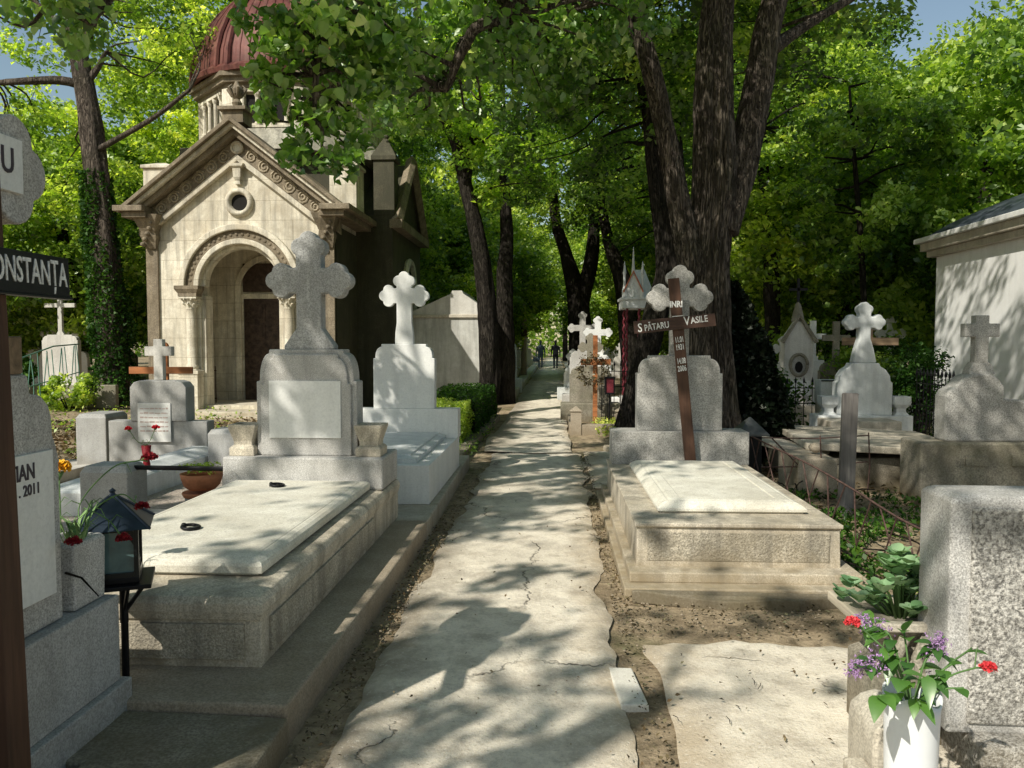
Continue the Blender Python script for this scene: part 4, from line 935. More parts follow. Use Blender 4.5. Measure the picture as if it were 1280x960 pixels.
# generic distant gravestones -------------------------------------------------
def small_monument(name, loc, label, mt, kind='lobed', s=1.0, rz=0, group=None, base=.35, st=.7, cr=.7, cat='gravestone', hw=.32):
    root = empty(name, loc, rz, label, cat, group)
    m = MB(); m.loft([(-hw-.18,hw+.18,-.18,.25,-.03),(-hw-.18,hw+.18,-.18,.25,base*s),(-hw-.16,hw+.16,-.16,.23,base*s+.02)]); m.build('base', mt, root, bevel=.01)
    z = base*s+.02
    if st: m = MB(); m.prism(sh(stele_outline(hw*s, st*s, .15*s, hw*.7*s), 0, z), -.07, .09); m.build('stele', mt, root, bevel=.008); z += st*s
    if cr:
        m = MB(); w = .07*s
        if kind == 'lobed': P_ = cross_outline(w, cr*.58*s, cr*.38*s, cr*.42*s, .055*s, .05*s, .12*s, .12*s)
        else: P_ = cross_outline(w*.8, cr*.6*s, cr*.32*s, cr*.4*s, 0, 0, .1*s, .1*s, plain=True)
        m.prism(sh(P_, 0, z), -.04, .05); m.build('cross', mt, root, bevel=.006)
    return root
# left of the far path
small_monument('gravestone', (gx(572,24)-.3, 24, 0), 'pale gravestone standing close behind the mausoleum', M['gravestone_far'], s=.9)
b = Vector((gx(628, 22.5)-.1, 22.5, 0)); root = empty('painted_gravestone', b, 0, 'salmon painted gravestone with one sloping side beside the path', 'gravestone')
m = MB(); m.prism([(-.12,.0),(.42,.0),(.36,.12),(.2,.4),(.12,.9),(.10,1.3),(-.1,1.38),(-.14,1.2)], 0, .25); m.build('slab', M['salmon'], root, bevel=.01)
m = MB(); m.box(-.4,.5,-.6,.4,-.02,.28); m.build('base', M['concrete'], root, bevel=.01)
small_monument('gravestone', (gx(643,26)-.25, 26, 0), 'bluish rounded gravestone beside the pale pole', M['blue_marble'], s=1.05, cr=0, st=1.1, base=.4)
for k, (px, Y, zz, mm) in enumerate(((600,15.2,.36,'concrete'),(612,18.4,.34,'gravestone_far'),(622,21,.3,'concrete_moss'),(640,28,.32,'gravestone_far'))):
    x = min(gx(px, Y), -1.25)-.35; b = Vector((x, Y, 0)); root = empty('low_tomb', b, 0, ['low mossy tomb just past the dark hedge','low pale tomb beside the dark forked tree','low mossy tomb at the foot of the salmon stone','low pale tomb before the bluish gravestone'][k], 'tomb')
    m = MB(); m.box(-.35,.33,-.5,.9,-.02,zz-.08); m.build('body', M[mm], root, bevel=.01); m = MB(); m.loft([(-.38,.36,-.53,.93,zz-.08),(-.38,.36,-.53,.93,zz-.03),(-.3,.28,-.45,.85,zz)]); m.build('lid', M[mm], root, bevel=.01)
b = at(655, 470, 36); b.z = 0; root = empty('utility_pole', b, 0, 'tall pale utility pole beside the far path', 'pole'); m = MB(); m.tube([(0,0,-.1),(0,0,5.2)], [.13,.10], 12); m.build('shaft', stone('pale_pole', (.50,.42,.36), (40,.1)), root, smooth=True)
m = MB(); m.lathe([(.14,1.9),(.14,2.3)], n=12); m.build('band', M['rust'], root)
k = 0
rs = np.random.RandomState(31)
GL = ['sunlit white gravestone cross lining the far path', 'sunlit white plain gravestone cross lining the far path']
for side in (-1, 1):
    for Y in (30, 33.5, 37, 41, 45.5, 50, 56, 63):
        x = (-1.9 if side < 0 else 1.35) + side*rs.uniform(0,.5); q = rs.randint(2)
        small_monument('far_gravestone', (x, Y+side*.8, 0), GL[q] if 1 else '', M['gravestone_far'] if rs.rand() < .8 else M['concrete'], kind=('lobed','plain')[q], s=rs.uniform(.9,1.25), group='gravestones lining the far path')
        x2 = x + side*rs.uniform(1.4,2.4)
        small_monument('far_gravestone', (x2, Y+rs.uniform(-1,1), 0), ['grey lobed gravestone in the second row from the far path','grey plain cross gravestone in the second row from the far path'][q], M['gravestone_far'], kind=('lobed','plain')[q], s=rs.uniform(.9,1.4), group='gravestones in the second row')
kerb([(-1.5,24),(-1.12,24),(-1.12,60),(-1.5,60)], .16, 'sunlit kerb left of the far path', 'gravestone_far')
kerb([(.68,24),(1.0,24),(1.05,60),(.72,60)], .16, 'sunlit kerb right of the far path', 'gravestone_far')

# ================================================================== TWO PEOPLE FAR DOWN THE PATH
def skin_body(name, joints, edges, radii, mat_, parent, sub=2):
    me = bpy.data.meshes.new(name); me.from_pydata(joints, edges, []); o = bpy.data.objects.new(name, me); col.objects.link(o)
    sk = o.modifiers.new('skin', 'SKIN'); sk.use_smooth_shade = True
    ly = me.skin_vertices[0] if me.skin_vertices else None
    if ly is None:
        o.data.skin_vertices  # created by the modifier
    bpy.context.view_layer.update()
    return o, me
def person(loc, rz, label, coat, stride=.12, bag=False, hat=False):
    root = empty('person', loc, rz, label, 'person')
    # one continuous body surface grown from lofted ellipse rings that share the pelvis
    def er(c, rx, ry, n=12): return [(c[0]+rx*math.cos(2*PI*k/n), c[1]+ry*math.sin(2*PI*k/n), c[2]) for k in range(n)]
    m = MB()
    def column(rings, mi):
        n = 12; v = []
        for c, rx, ry in rings: v += er(c, rx, ry)
        f = [(i*n+k, i*n+(k+1)%n, (i+1)*n+(k+1)%n, (i+1)*n+k) for i in range(len(rings)-1) for k in range(n)]
        f += [tuple(range(n-1,-1,-1)), tuple((len(rings)-1)*n+k for k in range(n))]; m.add(v, f, mi)
    column([((0,0,.86),.15,.11),((0,0,.95),.175,.125),((0,0,1.1),.16,.11),((0,0,1.28),.19,.125),((0,0,1.40),.20,.11),((0,0,1.46),.10,.08),((0,.0,1.50),.058,.06)], 0)
    column([((0,.0,1.48),.055,.058),((0,-.01,1.55),.06,.075),((0,-.01,1.63),.075,.095),((0,0,1.69),.072,.09),((0,.01,1.75),.03,.04)], 2)
    for s_ in (-1,1):
        st = stride*s_
        column([((s_*.085,st+.05,.05),.045,.10),((s_*.085,st,.10),.045,.055),((s_*.09,st*.8,.28),.055,.06),((s_*.09,st*.4,.5),.06,.065),((s_*.09,st*.2,.7),.08,.085),((s_*.08,0,.90),.095,.10)], 1)
        column([((s_*.27,-st*.8-.02,.78),.028,.04),((s_*.27,-st*.6,.86),.035,.04),((s_*.26,-st*.3,1.05),.045,.05),((s_*.23,0,1.25),.052,.058),((s_*.185,0,1.40),.06,.065)], 0)
        column([((s_*.27,-st*.8-.04,.70),.012,.03),((s_*.27,-st*.8-.02,.76),.025,.042),((s_*.27,-st*.8-.02,.79),.028,.035)], 3)
    o = m.build('body', [M[coat], M['trousers'], M['cloth_dark'], M['skin']], root, smooth=True)
    r_ = o.modifiers.new('fuse', 'REMESH'); r_.mode = 'VOXEL'; r_.voxel_size = .018; r_.use_smooth_shade = True
    m = MB(); m.lathe([(.083,1.62),(.088,1.68),(.075,1.74),(.03,1.775)], (0,.012,0), 12); m.build('hair', M['cloth_dark'], root, smooth=True)
    return root
bpos = at(682, 462, 50); person((bpos.x-.32, 50, .015), R(0), 'person in a long grey-blue coat walking away on the far path, carrying a bag', 'cloth_blue', .14)
person((bpos.x+.62, 49, .015), R(0), 'person all in black walking away on the far path', 'cloth_dark', .10)
b = Vector((bpos.x-.62, 49.9, .45)); m = MB(); m.loft([(-.14,.14,-.06,.06,0),(-.17,.17,-.07,.07,.12),(-.15,.15,-.05,.05,.28)]); m.tube([(-.1,0,.27),(0,0,.42),(.1,0,.27)], .012, 6); o = m.build('handbag', M['cloth_blue'], None, bevel=.02); o.location = b; tag(o, 'dark bag carried by the person in the grey-blue coat', 'bag')

# ================================================================== RIGHT SIDE OF THE FAR PATH
Y = 16.0; x = lambda px, Y=16.0: gx(px, Y)
root = empty('kerbed_grave', (x(750), 14.6, 0), 0, 'small kerbed grave with two pointed stone corner posts', 'grave'); b = Vector(root.location)
m = MB(); m.M = Matrix.Translation(-b); xa, xb = x(712,13.8), x(790,13.8); m.box(xa,xb,13.7,13.9,-.03,.17); m.box(xa,xa+.15,13.9,15.8,-.03,.17); m.box(xb-.15,xb,13.9,15.8,-.03,.17); m.build('kerb', M['kerb'], root, bevel=.01)
for px in (720, 777):
    m = MB(); m.M = Matrix.Translation(-b); c = x(px,13.8); m.loft([(c-.09,c+.09,13.68,13.88,-.03),(c-.09,c+.09,13.68,13.88,.38),(c-.11,c+.11,13.66,13.9,.40),(c-.01,c+.01,13.77,13.79,.48)]); m.build('post', M['kerb'], root)
def far_m(px, Y, ztop, label, mt, hw=.3, kind='lobed', st=None, base=.35):
    r = small_monument('gravestone', (gx(px,Y), Y, 0), label, M[mt], kind, 1, base=base, st=st if st is not None else (ztop-base)*.52, cr=(ztop-base)*.48, hw=hw); return r
far_m(738, 16.2, 1.75, 'mossy grey gravestone with a dark cross behind the kerbed grave', 'concrete_moss', .42)
far_m(728, 19, 2.3, 'grey gravestone cross just left of the white one behind the kerbed grave', 'granite', .3)
far_m(747, 18, 2.15, 'white lobed gravestone cross above the kerbed grave', 'marble', .3)
far_m(716, 22, 1.4, 'pale blue gravestone right beside the far path', 'blue_marble', .25)
B = Vector((gx(744,15.6), 15.6, 0)); root = empty('wooden_cross', B, 0, 'orange wooden cross before the mossy gravestone', 'wooden cross')
m = MB(); m.box(-.045,.045,0,.03,0,1.72); m.build('post', M['wood_orange'], root, bevel=.003); m = MB(); m.box(-.28,.30,-.03,0,1.14,1.26); m.build('arm', M['wood_orange'], root, bevel=.003)
# wreath on it
rs = np.random.RandomState(9); root = empty('wreath', B+Vector((-.05,-.12,1.05)), 0, 'dry wreath hanging on the orange wooden cross', 'wreath')
C = []; 
for k in range(500): a = rs.uniform(0,2*PI); r_ = .24+rs.normal()*.05; C.append((r_*math.cos(a), rs.normal()*.04, r_*math.sin(a)))
link_mesh('foliage', leaf_mesh('wreath', np.array(C), .05, rs.uniform(0,1,500), M['dry'], rs, up=0), root)
# small red lamp on a post
B = Vector((gx(762,15.3), 15.3, 0)); root = empty('grave_lamp', B, 0, 'small red glazed grave lamp beside the orange wooden cross', 'lantern')
m = MB(); m.tube([(0,0,0),(0,0,.6)], .015, 6); m.build('post', M['iron'], root); m = MB(); m.box(-.09,.09,-.09,.09,.6,.63); m.box(-.10,.10,-.10,.10,.9,.93)
for sx in (-.08,.08):
    for sy in (-.08,.08): m.box(sx-.012,sx+.012,sy-.012,sy+.012,.63,.9)
m.build('frame', M['iron'], root); m = MB(); m.box(-.075,.075,-.075,.075,.63,.9); m.build('glass', M['red_paint'], root)
# canopy tomb with red twisted columns
Y = 17.5; xa, xb = gx(783, Y), gx(822, Y); B = Vector((xa, Y, 0)); root = empty('canopy_tomb', B, 0, 'blue grey canopy tomb with red twisted columns behind the black fence', 'canopy tomb')
for k, (cx, cy) in enumerate(((0,0),(.42,0.0),(0,1.2),(.9,1.2))):
    m = MB(); pts = [(cx+.02*math.cos(t*1.6), cy+.02*math.sin(t*1.6), .4+t*.0443) for t in range(49)]; m.tube(pts, .042, 7); m.build('column', M['red_paint'], root, smooth=True)
m = MB(); m.box(-.15,1.1,-.15,1.35,-.03,.42); m.build('base', M['granite'], root)
m = MB(); m.box(-.17,1.1,-.17,1.35,2.52,2.72); m.box(-.22,1.15,-.22,1.4,2.72,2.78); m.build('entablature', M['blue_marble'], root, bevel=.01)
m = MB()
m.prism([(-.12,2.78),(.52,2.78),(.52,2.9),(.2,3.35),(-.12,2.9)], -.17, -.05); m.prism([(.05,2.86),(.35,2.86),(.2,3.12)], -.19, -.165); m.loft([(-.05,1.0,.0,1.3,2.78),(.1,.85,.15,1.1,3.05),(.3,.65,.4,.9,3.45)]); m.build('roof', M['blue_marble'], root, bevel=.01)
for cx in (-.10,.20,.52):
    m = MB(); m.lathe([(.085,2.78),(.085,2.95),(.05,3.0),(.04,3.3),(.065,3.34),(.01,3.62 if cx != .20 else 3.95)], (cx,-.12,0), 8); m.build('pinnacle', M['blue_marble'], root)
m = MB(); m.tube([(-.14,-.2,2.9),(.2,-.2,3.38),(.54,-.2,2.9)], .028, 5); m.build('red_cresting', M['salmon'], root)

def iron_fence(name, a, b_, h, label, gap=.12, mt='iron', rad=.009, spikes=True):
    a = Vector(a); b_ = Vector(b_); root = empty(name, a, 0, label, 'fence'); L = (b_-a).length; d = (b_-a)/L; n = int(L/gap)
    m = MB()
    for z in (.12, h*.62, h*.88): m.tube([Vector((0,0,z)), d*L+Vector((0,0,z))], rad, 5)
    m.build('rail', M[mt], root); m = MB()
    for k in range(n+1):
        p = d*(L*k/n); m.tube([p, p+Vector((0,0,h))], rad*.8, 5)
        if spikes: m.lathe([(.016,h-.03),(.02,h),(.002,h+.07)], tuple(p), 5)
    m.build('railing', M[mt], root); return root
root.scale = (.62,.62,.92)
iron_fence('iron_fence', at(752,490,15.7)*Vector((1,1,0)) if 0 else (gx(752,15.9),15.9,0), (gx(815,15.9),15.9,0), 1.15, 'black iron fence in front of the canopy tomb')
# ================================================================== RIGHT MIDDLE GRAVES
# white monument with a flared cross
B = (gx(1083,12), 12.0, 0); root = empty('white_monument', B, 0, 'white grave monument with a tall flared cross and two stone urns', 'monument')
w = lambda px: gx(px,12)-B[0]
m = MB(); m.box(w(1023), w(1141), -.05, .4, -.02, .50); m.build('base', M['blue_marble'], root, bevel=.012)
m = MB(); m.box(w(1015), w(1150), -.3, .45, -.04, .24); m.box(w(1021), w(1106), -.62, -.05, .0, .47); m.build('footing', M['concrete'], root, bevel=.012)
m = MB(); P_ = [(.40,.50),(.40,.98),(.37,1.0),(.36,1.08),(.30,1.17),(.22,1.22),(.20,1.27)]; m.prism(P_ + [(-x_,z) for x_,z in reversed(P_)], .05, .28); m.build('stele', M['blue_marble'], root, bevel=.01)
m = MB(); m.prism(sh(cross_outline(.085, .60, .30, .30, .060, .056, .36, .17), 0, 1.27), .08, .24); m.build('cross', M['blue_marble'], root, bevel=.02)
for px in (1038, 1129):
    c = w(px); m = MB(); m.loft([(c-.11,c+.11,.0,.2,.50),(c-.07,c+.07,.04,.16,.55),(c-.07,c+.07,.04,.16,.60),(c-.12,c+.12,-.01,.21,.66),(c-.12,c+.12,-.01,.21,.78)]); m.build('urn', M['blue_marble'], root, bevel=.006)
B = Vector((gx(1086,12.8), 12.8, 0)); root = empty('wooden_cross', B, 0, 'tan wooden cross standing behind the white flared monument', 'wooden cross')
m = MB(); m.box(-.05,.05,0,.04,0,1.95); m.build('post', M['wood_tan'], root, bevel=.003); m = MB(); m.box(-.43,.43,-.03,0,1.53,1.65); m.build('arm', M['wood_tan'], root, bevel=.003)
# obelisk stone with an oval portrait and iron cross
B = Vector((gx(998,14.5), 14.5, 0)); root = empty('portrait_stone', B, 0, 'narrow gabled grave stone with an oval portrait and a black iron cross on top', 'gravestone')
m = MB(); m.loft([(-.36,.36,-.05,.5,-.03),(-.34,.34,-.03,.5,.45)]); m.build('base', M['concrete'], root, bevel=.01)
m = MB(); m.prism([(-.26,.45),(.26,.45),(.25,1.62),(0,2.0),(-.25,1.62)], 0, .3); m.build('stele', M['gravestone_far'], root, bevel=.008)
m = MB(); m.tube([(-.30,-.02,1.58),(0,-.02,2.05),(.30,-.02,1.58)], .045, 5); m.lathe([(.12,1.95),(.09,2.1),(.05,2.25),(.02,2.3)], (0,.1,0), 8); m.build('gable_moulding', M['concrete_moss'], root)
m = MB(); m.box(-.022,.022,.08,.12,2.25,2.72); m.box(-.16,.16,.08,.12,2.50,2.545); m.build('iron_cross', M['iron'], root)
m = MB()
pts = [(.15*math.cos(2*PI*k/24), -.012, 1.18+.19*math.sin(2*PI*k/24)) for k in range(25)]; m.tube(pts, .03, 6); fr = m.build('portrait_frame', M['concrete_moss'], root, smooth=True)
m = MB(); m.add([(.14*math.cos(2*PI*k/20), -.006, 1.18+.18*math.sin(2*PI*k/20)) for k in range(20)], [tuple(range(20))]); m.add([(.07*math.cos(2*PI*k/14), -.009, 1.14+.10*math.sin(2*PI*k/14)) for k in range(14)], [tuple(range(14))], 1); m.build('portrait', [M['granite_light'], M['hollow']], fr)
m = MB(); m.box(-.2,.2,-.02,0,.62,.9); m.build('plaque', M['marble'], root)
iron_fence('iron_fence', (gx(984,13.2),13.2,0), (gx(1026,13.2),13.2,0), .95, 'black iron fence left of the white flared monument')
iron_fence('iron_fence', (gx(1146,11.4),11.4,0), (gx(1192,10.4),10.4,0), 1.15, 'black spiked iron fence before the white building', .10)
for (px, Y, zt, lab, mt, kd) in ((1015,16.5,2.0,'white gravestone cross right of the portrait stone','marble','plain'),(1044,15.2,1.95,'dark grey cross gravestone left of the tan wooden cross','concrete_moss','plain'),(978,17.5,1.7,'pale gravestone in the shade left of the portrait stone','gravestone_far','lobed'),(1112,17,2.1,'bright white lobed gravestone behind the tan wooden cross','marble','lobed'),(1064,20,1.6,'white gravestone far behind the tan wooden cross','gravestone_far','plain'),(1140,19,1.5,'pale gravestone between the shrubs and the white building','gravestone_far','plain')):
    far_m(px, Y, zt, lab, mt, kind=kd)
# bluish glass fronted shrine
b = Vector((gx(1043,12.9),12.9,0)); root = empty('candle_box', b, 0, 'small blue grey candle box on a stone stand left of the white monument', 'candle box')
m = MB(); m.box(-.2,.2,0,.3,0,.62); m.build('stand', M['gravestone_far'], root, bevel=.01); m = MB(); m.box(-.21,.21,-.01,.31,.62,.98); m.build('box', M['blue_marble'], root, bevel=.005); m = MB(); m.box(-.005,.005,-.02,-.01,.62,.98); m.box(-.21,.21,-.02,-.01,.62,.64); m.box(-.21,.21,-.02,-.01,.96,.98); m.build('frame', M['iron'], root)
# cracked flat tomb in front
B = Vector((gx(1080,9.6), 9.6, 0)); root = empty('flat_tomb', B, 0, 'broad cracked cement tomb with a tilted cover slab and stained blocks', 'tomb')
m = MB(); m.M = Matrix.Translation(-B); xa, xb = gx(1070,8.6), gx(1215,9.4)
m.box(gx(1005,8.9), gx(1150,8.9), 8.9, 11.2, -.03, .30); m.build('body', M['concrete_moss'], root, bevel=.012, jitter=.01)
m = MB(); m.M = Matrix.Translation(-B) @ Matrix.Translation((gx(1090,9.8),9.8,.36)) @ Matrix.Rotation(R(2), 4, 'Y') @ Matrix.Rotation(R(-6), 4, 'Z'); m.box(-.95,.85,-1.05,1.1,0,.075); m.build('cover_slab', M['granite_warm'], root, bevel=.01, jitter=.015)
m = MB(); m.M = Matrix.Translation(-B); c = gx(1024,8.2); m.box(c-.2,c+.2,8.2,8.9,-.02,.40); m.build('block', M['kerb'], root, bevel=.02, jitter=.03)
m = MB(); m.M = Matrix.Translation(-B) @ Matrix.Translation((gx(1000,9.2),9.2,.33)) @ Matrix.Rotation(R(9), 4, 'Y') @ Matrix.Rotation(R(20), 4, 'Z'); m.box(-.4,.3,-.15,.8,0,.06); m.build('broken_slab', M['concrete'], root, bevel=.01, jitter=.02)
for k, (px, py, Y) in enumerate(((1019,568,8.5),(992,578,8.3))):
    m = MB(); m.lathe([(.02,-.05),(.06,-.03),(.075,.01),(.05,.05),(.01,.06)], n=9); o = m.build('stone', M['kerb'], None, smooth=True, jitter=.02); p = at(px,py,Y); p.z = .455 if k == 0 else .04; o.location = p
    tag(o, ('rounded reddish stone lying on the stained block','rounded stone lying in the weeds before the stained block')[k], 'stone')
# grey wooden post
B = Vector((gx(1060,7.4), 7.4, 0)); m = MB(); m.box(-.07,.07,-.02,.02,-.03,1.10); m.box(-.066,.066,-.017,.017,1.10,1.106); o = m.build('wooden_post', M['wood_grey'], None, bevel=.004); o.location = B; o.rotation_euler = (0, R(1.2), R(4)); tag(o, 'weathered grey flat wooden post standing in the weeds by the rusty fence', 'post')
# grey stone with a plain cross, right edge
B = Vector((gx(1240,7.9), 7.9, 0)); root = empty('plain_cross_monument', B, 0, 'weathered grey rounded gravestone with a plain square cross near the right edge', 'gravestone'); w = lambda px: gx(px,7.9)-B.x
m = MB(); m.box(w(1152), 1.2, -.02, .45, -.05, .60)
m.build('base', M['concrete_moss'], root, bevel=.02, jitter=.008)
m = MB(); P_ = [(w(1280)+.1,.60),(w(1280)+.1,1.0),(w(1262),1.02)] + [(x_, z) for x_, z in [(w(1262),1.14),(w(1255),1.21),(w(1245),1.26),(w(1222),1.26),(w(1212),1.23),(w(1200),1.13),(w(1192),1.10),(w(1188),1.04),(w(1188),.60)]]
m.prism(P_, .08, .32); m.build('stele', M['granite_light'], root, bevel=.02)
m = MB(); c = w(1236); m.loft([(c-.12,c+.12,.12,.28,1.255),(c-.11,c+.11,.13,.27,1.31),(c-.075,c+.075,.14,.26,1.37)]); m.prism(sh(cross_outline(.065,.32,.165,.145,0,0,plain=True), c, 1.365), .14, .24); m.build('cross', M['granite_light'], root, bevel=.008)
m = MB(); m.box(w(1208),w(1236),-.035,-.015,.38,.47); m.box(w(1266),w(1300),-.035,-.015,.38,.47); m.build('recess_frame', M['concrete_moss'], root)
# dark ivy mass hanging from the big tree
b = Vector((2.55, 10.6, 0)); root = empty('ivy_mound', b, 0, 'near black tent shaped mass of ivy leaning on the big forked linden', 'ivy')
m = MB(); m.loft([(-.45,.50,-.2,1.5,-.02),(-.45,.42,-.2,1.4,.4),(-.45,.28,-.18,1.2,1.1),(-.45,.05,-.15,.9,1.7),(-.45,-.2,-.1,.5,2.2)]); m.build('inner_mass', M['ivy_core'], root)
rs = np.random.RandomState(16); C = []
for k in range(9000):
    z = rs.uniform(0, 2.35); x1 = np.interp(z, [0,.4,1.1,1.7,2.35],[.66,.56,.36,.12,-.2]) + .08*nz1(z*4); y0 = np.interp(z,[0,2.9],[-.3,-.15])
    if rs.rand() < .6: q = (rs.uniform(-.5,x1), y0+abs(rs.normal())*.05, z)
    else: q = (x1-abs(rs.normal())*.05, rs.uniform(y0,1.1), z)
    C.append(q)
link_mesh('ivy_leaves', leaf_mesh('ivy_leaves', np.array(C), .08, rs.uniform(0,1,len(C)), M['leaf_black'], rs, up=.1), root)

# dark small lantern roof behind the grey tomb
b = Vector((gx(938,8.3), 8.3, 0)); root = empty('grave_lantern', b, 0, 'dark weathered lantern with a pyramid roof behind the grey tomb', 'lantern')
m = MB(); m.box(-.10,.10,-.10,.10,0,.62); m.build('housing', M['iron'], root, bevel=.005); m = MB(); m.loft([(-.16,.16,-.16,.16,.62),(-.16,.16,-.16,.16,.64),(-.01,.01,-.01,.01,.80)]); m.build('roof', plain('grey_tin', (.08,.085,.085), .5, .4), root)

# rusty bent fence beside the grey tomb
P0 = at(950,570,8.2); root = empty('rusty_fence', (2.3,6,0), 0, 'bent rusty wire fence sagging beside the grey tomb', 'fence'); b = Vector(root.location); m = MB()
L = lambda p: Vector(p)-b
top = [(1.99,8.2,.62),(2.02,7.4,.60),(2.12,6.7,.55),(2.22,6.0,.47),(2.28,5.4,.40),(2.36,4.9,.36),(2.42,4.5,.30)]
low = [(p[0]+.02, p[1], max(.03, p[2]-.42)) for p in top]
m.tube([L(p) for p in spline(top,4)], .008, 6); m.tube([L(p) for p in spline(low,4)], .007, 6); m.build('rail', M['rust'], root, smooth=True)
m = MB(); rs = np.random.RandomState(4); tp = spline(top, 5); lp = spline(low, 5)
for k in range(0, len(tp)-2, 3):
    j = min(len(lp)-1, k+rs.randint(0,3)); m.tube([L(tp[k]), L(lp[j])], .006, 5); m.tube([L(tp[min(k+2,len(tp)-1)]), L(lp[k])], .006, 5)
for (pa, pb) in (((2.42,4.5,.30),(3.3,4.9,.32)),((2.42,4.5,.05),(3.3,5.2,.12)),((2.45,4.48,.45),(2.45,4.48,-.02)),((2.38,4.52,.42),(2.38,4.52,-.02)),((3.3,4.9,.32),(2.6,4.6,.0)),((2.1,8.2,.6),(3.2,8.3,.62)),((2.1,8.2,.3),(3.2,8.3,.35)),((3.2,8.3,.65),(3.2,8.3,0)),((2.7,8.25,.62),(2.7,8.25,0)),((2.2,8.2,.6),(2.7,8.25,.1))):
    m.tube([L(pa), L(Vector(pa).lerp(Vector(pb),.5)+Vector((.02,0,-.02))), L(pb)], .007, 5)
m.build('bars', M['rust'], root)
# thin branches behind it
m = MB(); rs = np.random.RandomState(14)
for k in range(14):
    p = Vector((rs.uniform(2.0,3.0), rs.uniform(4.6,8), .02)); a = rs.uniform(0,PI); q = p+Vector((math.cos(a)*.5, math.sin(a)*.4, rs.uniform(.05,.25))); m.tube(spline([p, p.lerp(q,.5)+Vector((0,0,.06)), q],3), .006, 4)
tag(m.build('dead_branches', M['bark_dark']), 'fallen dead branches in the weeds beside the rusty fence', 'branches', kind='stuff')

# ================================================================== NEAR RIGHT: PITTED SLAB, PLANTER, VASE
B = (1.9, 2.86, 0); root = empty('pitted_headstone', B, R(-1.5), 'massive pitted granite headstone at the right edge', 'headstone')
m = MB(); m.loft([(-.50,.9,0,.26,.16),(-.50,.9,.0,.26,1.0),(-.46,.86,.02,.24,1.015)]); m.build('slab', M['granite'], root, bevel=.02, seg=3)
m = MB(); m.loft([(-.43,.9,-.012,.02,.20),(-.43,.9,-.012,.02,.975)]); m.build('rough_face', M['rubble'], root, bevel=.008)
m = MB(); m.box(-.42,.95,-.10,.42,-.08,.165); m.build('base', M['rubble'], root, bevel=.015)
B = (1.40, 3.18, 0); root = empty('stone_planter', B, 0, 'flared stone planter with a pale rim holding a round leaved succulent', 'planter')
m = MB(); m.loft([(-.18,.16,-.10,.16,-.02),(-.18,.16,-.10,.16,.30),(-.14,.13,-.07,.13,.33),(-.13,.12,-.06,.12,.38),(-.2,.19,-.12,.2,.47)]); m.build('body', M['concrete_moss'], root, bevel=.008)
m = MB(); m.box(-.22,.21,-.14,-.10,.462,.495); m.box(-.22,.21,.19,.23,.462,.495); m.build('rim', M['concrete'], root, bevel=.006)
m = MB(); m.box(-.235,-.165,-.20,.25,.462,.500); m.build('rim_board', M['wood_light'], root, bevel=.006)
for k in range(3):                                     # carved scroll flutes on its front
    m = MB(); c = -.09+.08*k; m.tube([(c,-.105,.12),(c+.02,-.115,.25),(c-.01,-.12,.36),(c+.02,-.125,.44)], [.016,.02,.024,.02], 7); m.build('carved_flute', M['concrete_moss'], root, smooth=True)
rs = np.random.RandomState(6); b = Vector((1.38, 3.22, .47)); root = empty('succulent', b, 0, 'succulent plant with round pale green leaves in the stone planter', 'plant'); st = MB(); V = []; 
def disc(m, c, n_, t_, r, mi=0):
    b_ = n_.cross(t_).normalized(); t_ = b_.cross(n_).normalized(); P = [c]
    for k in range(10):
        a = 2*PI*k/10; rr = r*(1+.12*math.cos(a)); P.append(c + t_*rr*math.cos(a)*1.1 + b_*rr*math.sin(a) + n_*r*.28*(abs(math.sin(a))))
    m.add(P, [(0, 1+k, 1+(k+1)%10) for k in range(10)], mi)
lf = MB()
for k in range(44):
    a = rs.uniform(0,2*PI); rr = rs.uniform(.0,.19)**1; h_ = rs.uniform(.06,.22)*(1.2-rr*2); tip = Vector((rr*1.15*math.cos(a), rr*math.sin(a), h_)); st.tube([(rr*.3*math.cos(a), rr*.3*math.sin(a), 0), tip*.6+Vector((0,0,.01)), tip], [.006,.005,.004], 5)
    for j in range(6):
        aa = a + j*2.4; out = Vector((math.cos(aa), math.sin(aa), rs.uniform(.25,.9))).normalized(); nn = Vector((-math.cos(aa)*.6, -math.sin(aa)*.6, 1)).normalized()+Vector(rs.normal(size=3))*.15
        disc(lf, tip + out*rs.uniform(.018,.035) - Vector((0,0,.004*j)), nn.normalized(), out, rs.uniform(.019,.029))
st.build('stem', M['stem'], root, smooth=True); o = lf.build('leaf_rosettes', M['sedum'], root, smooth=True)
ta = o.data.attributes.new('tint','FLOAT','FACE'); nt_ = len(o.data.polygons); vals = np.repeat(rs.uniform(0,1,nt_//10+1),10)[:nt_]; ta.data.foreach_set('value', vals.astype(np.float32))
blades('weeds', [(1.95,2.35,3.6,4.8),(1.7,2.1,3.45,3.9)], 700, .13, 'leaf', 'green weeds between the planter and the tomb', 41)
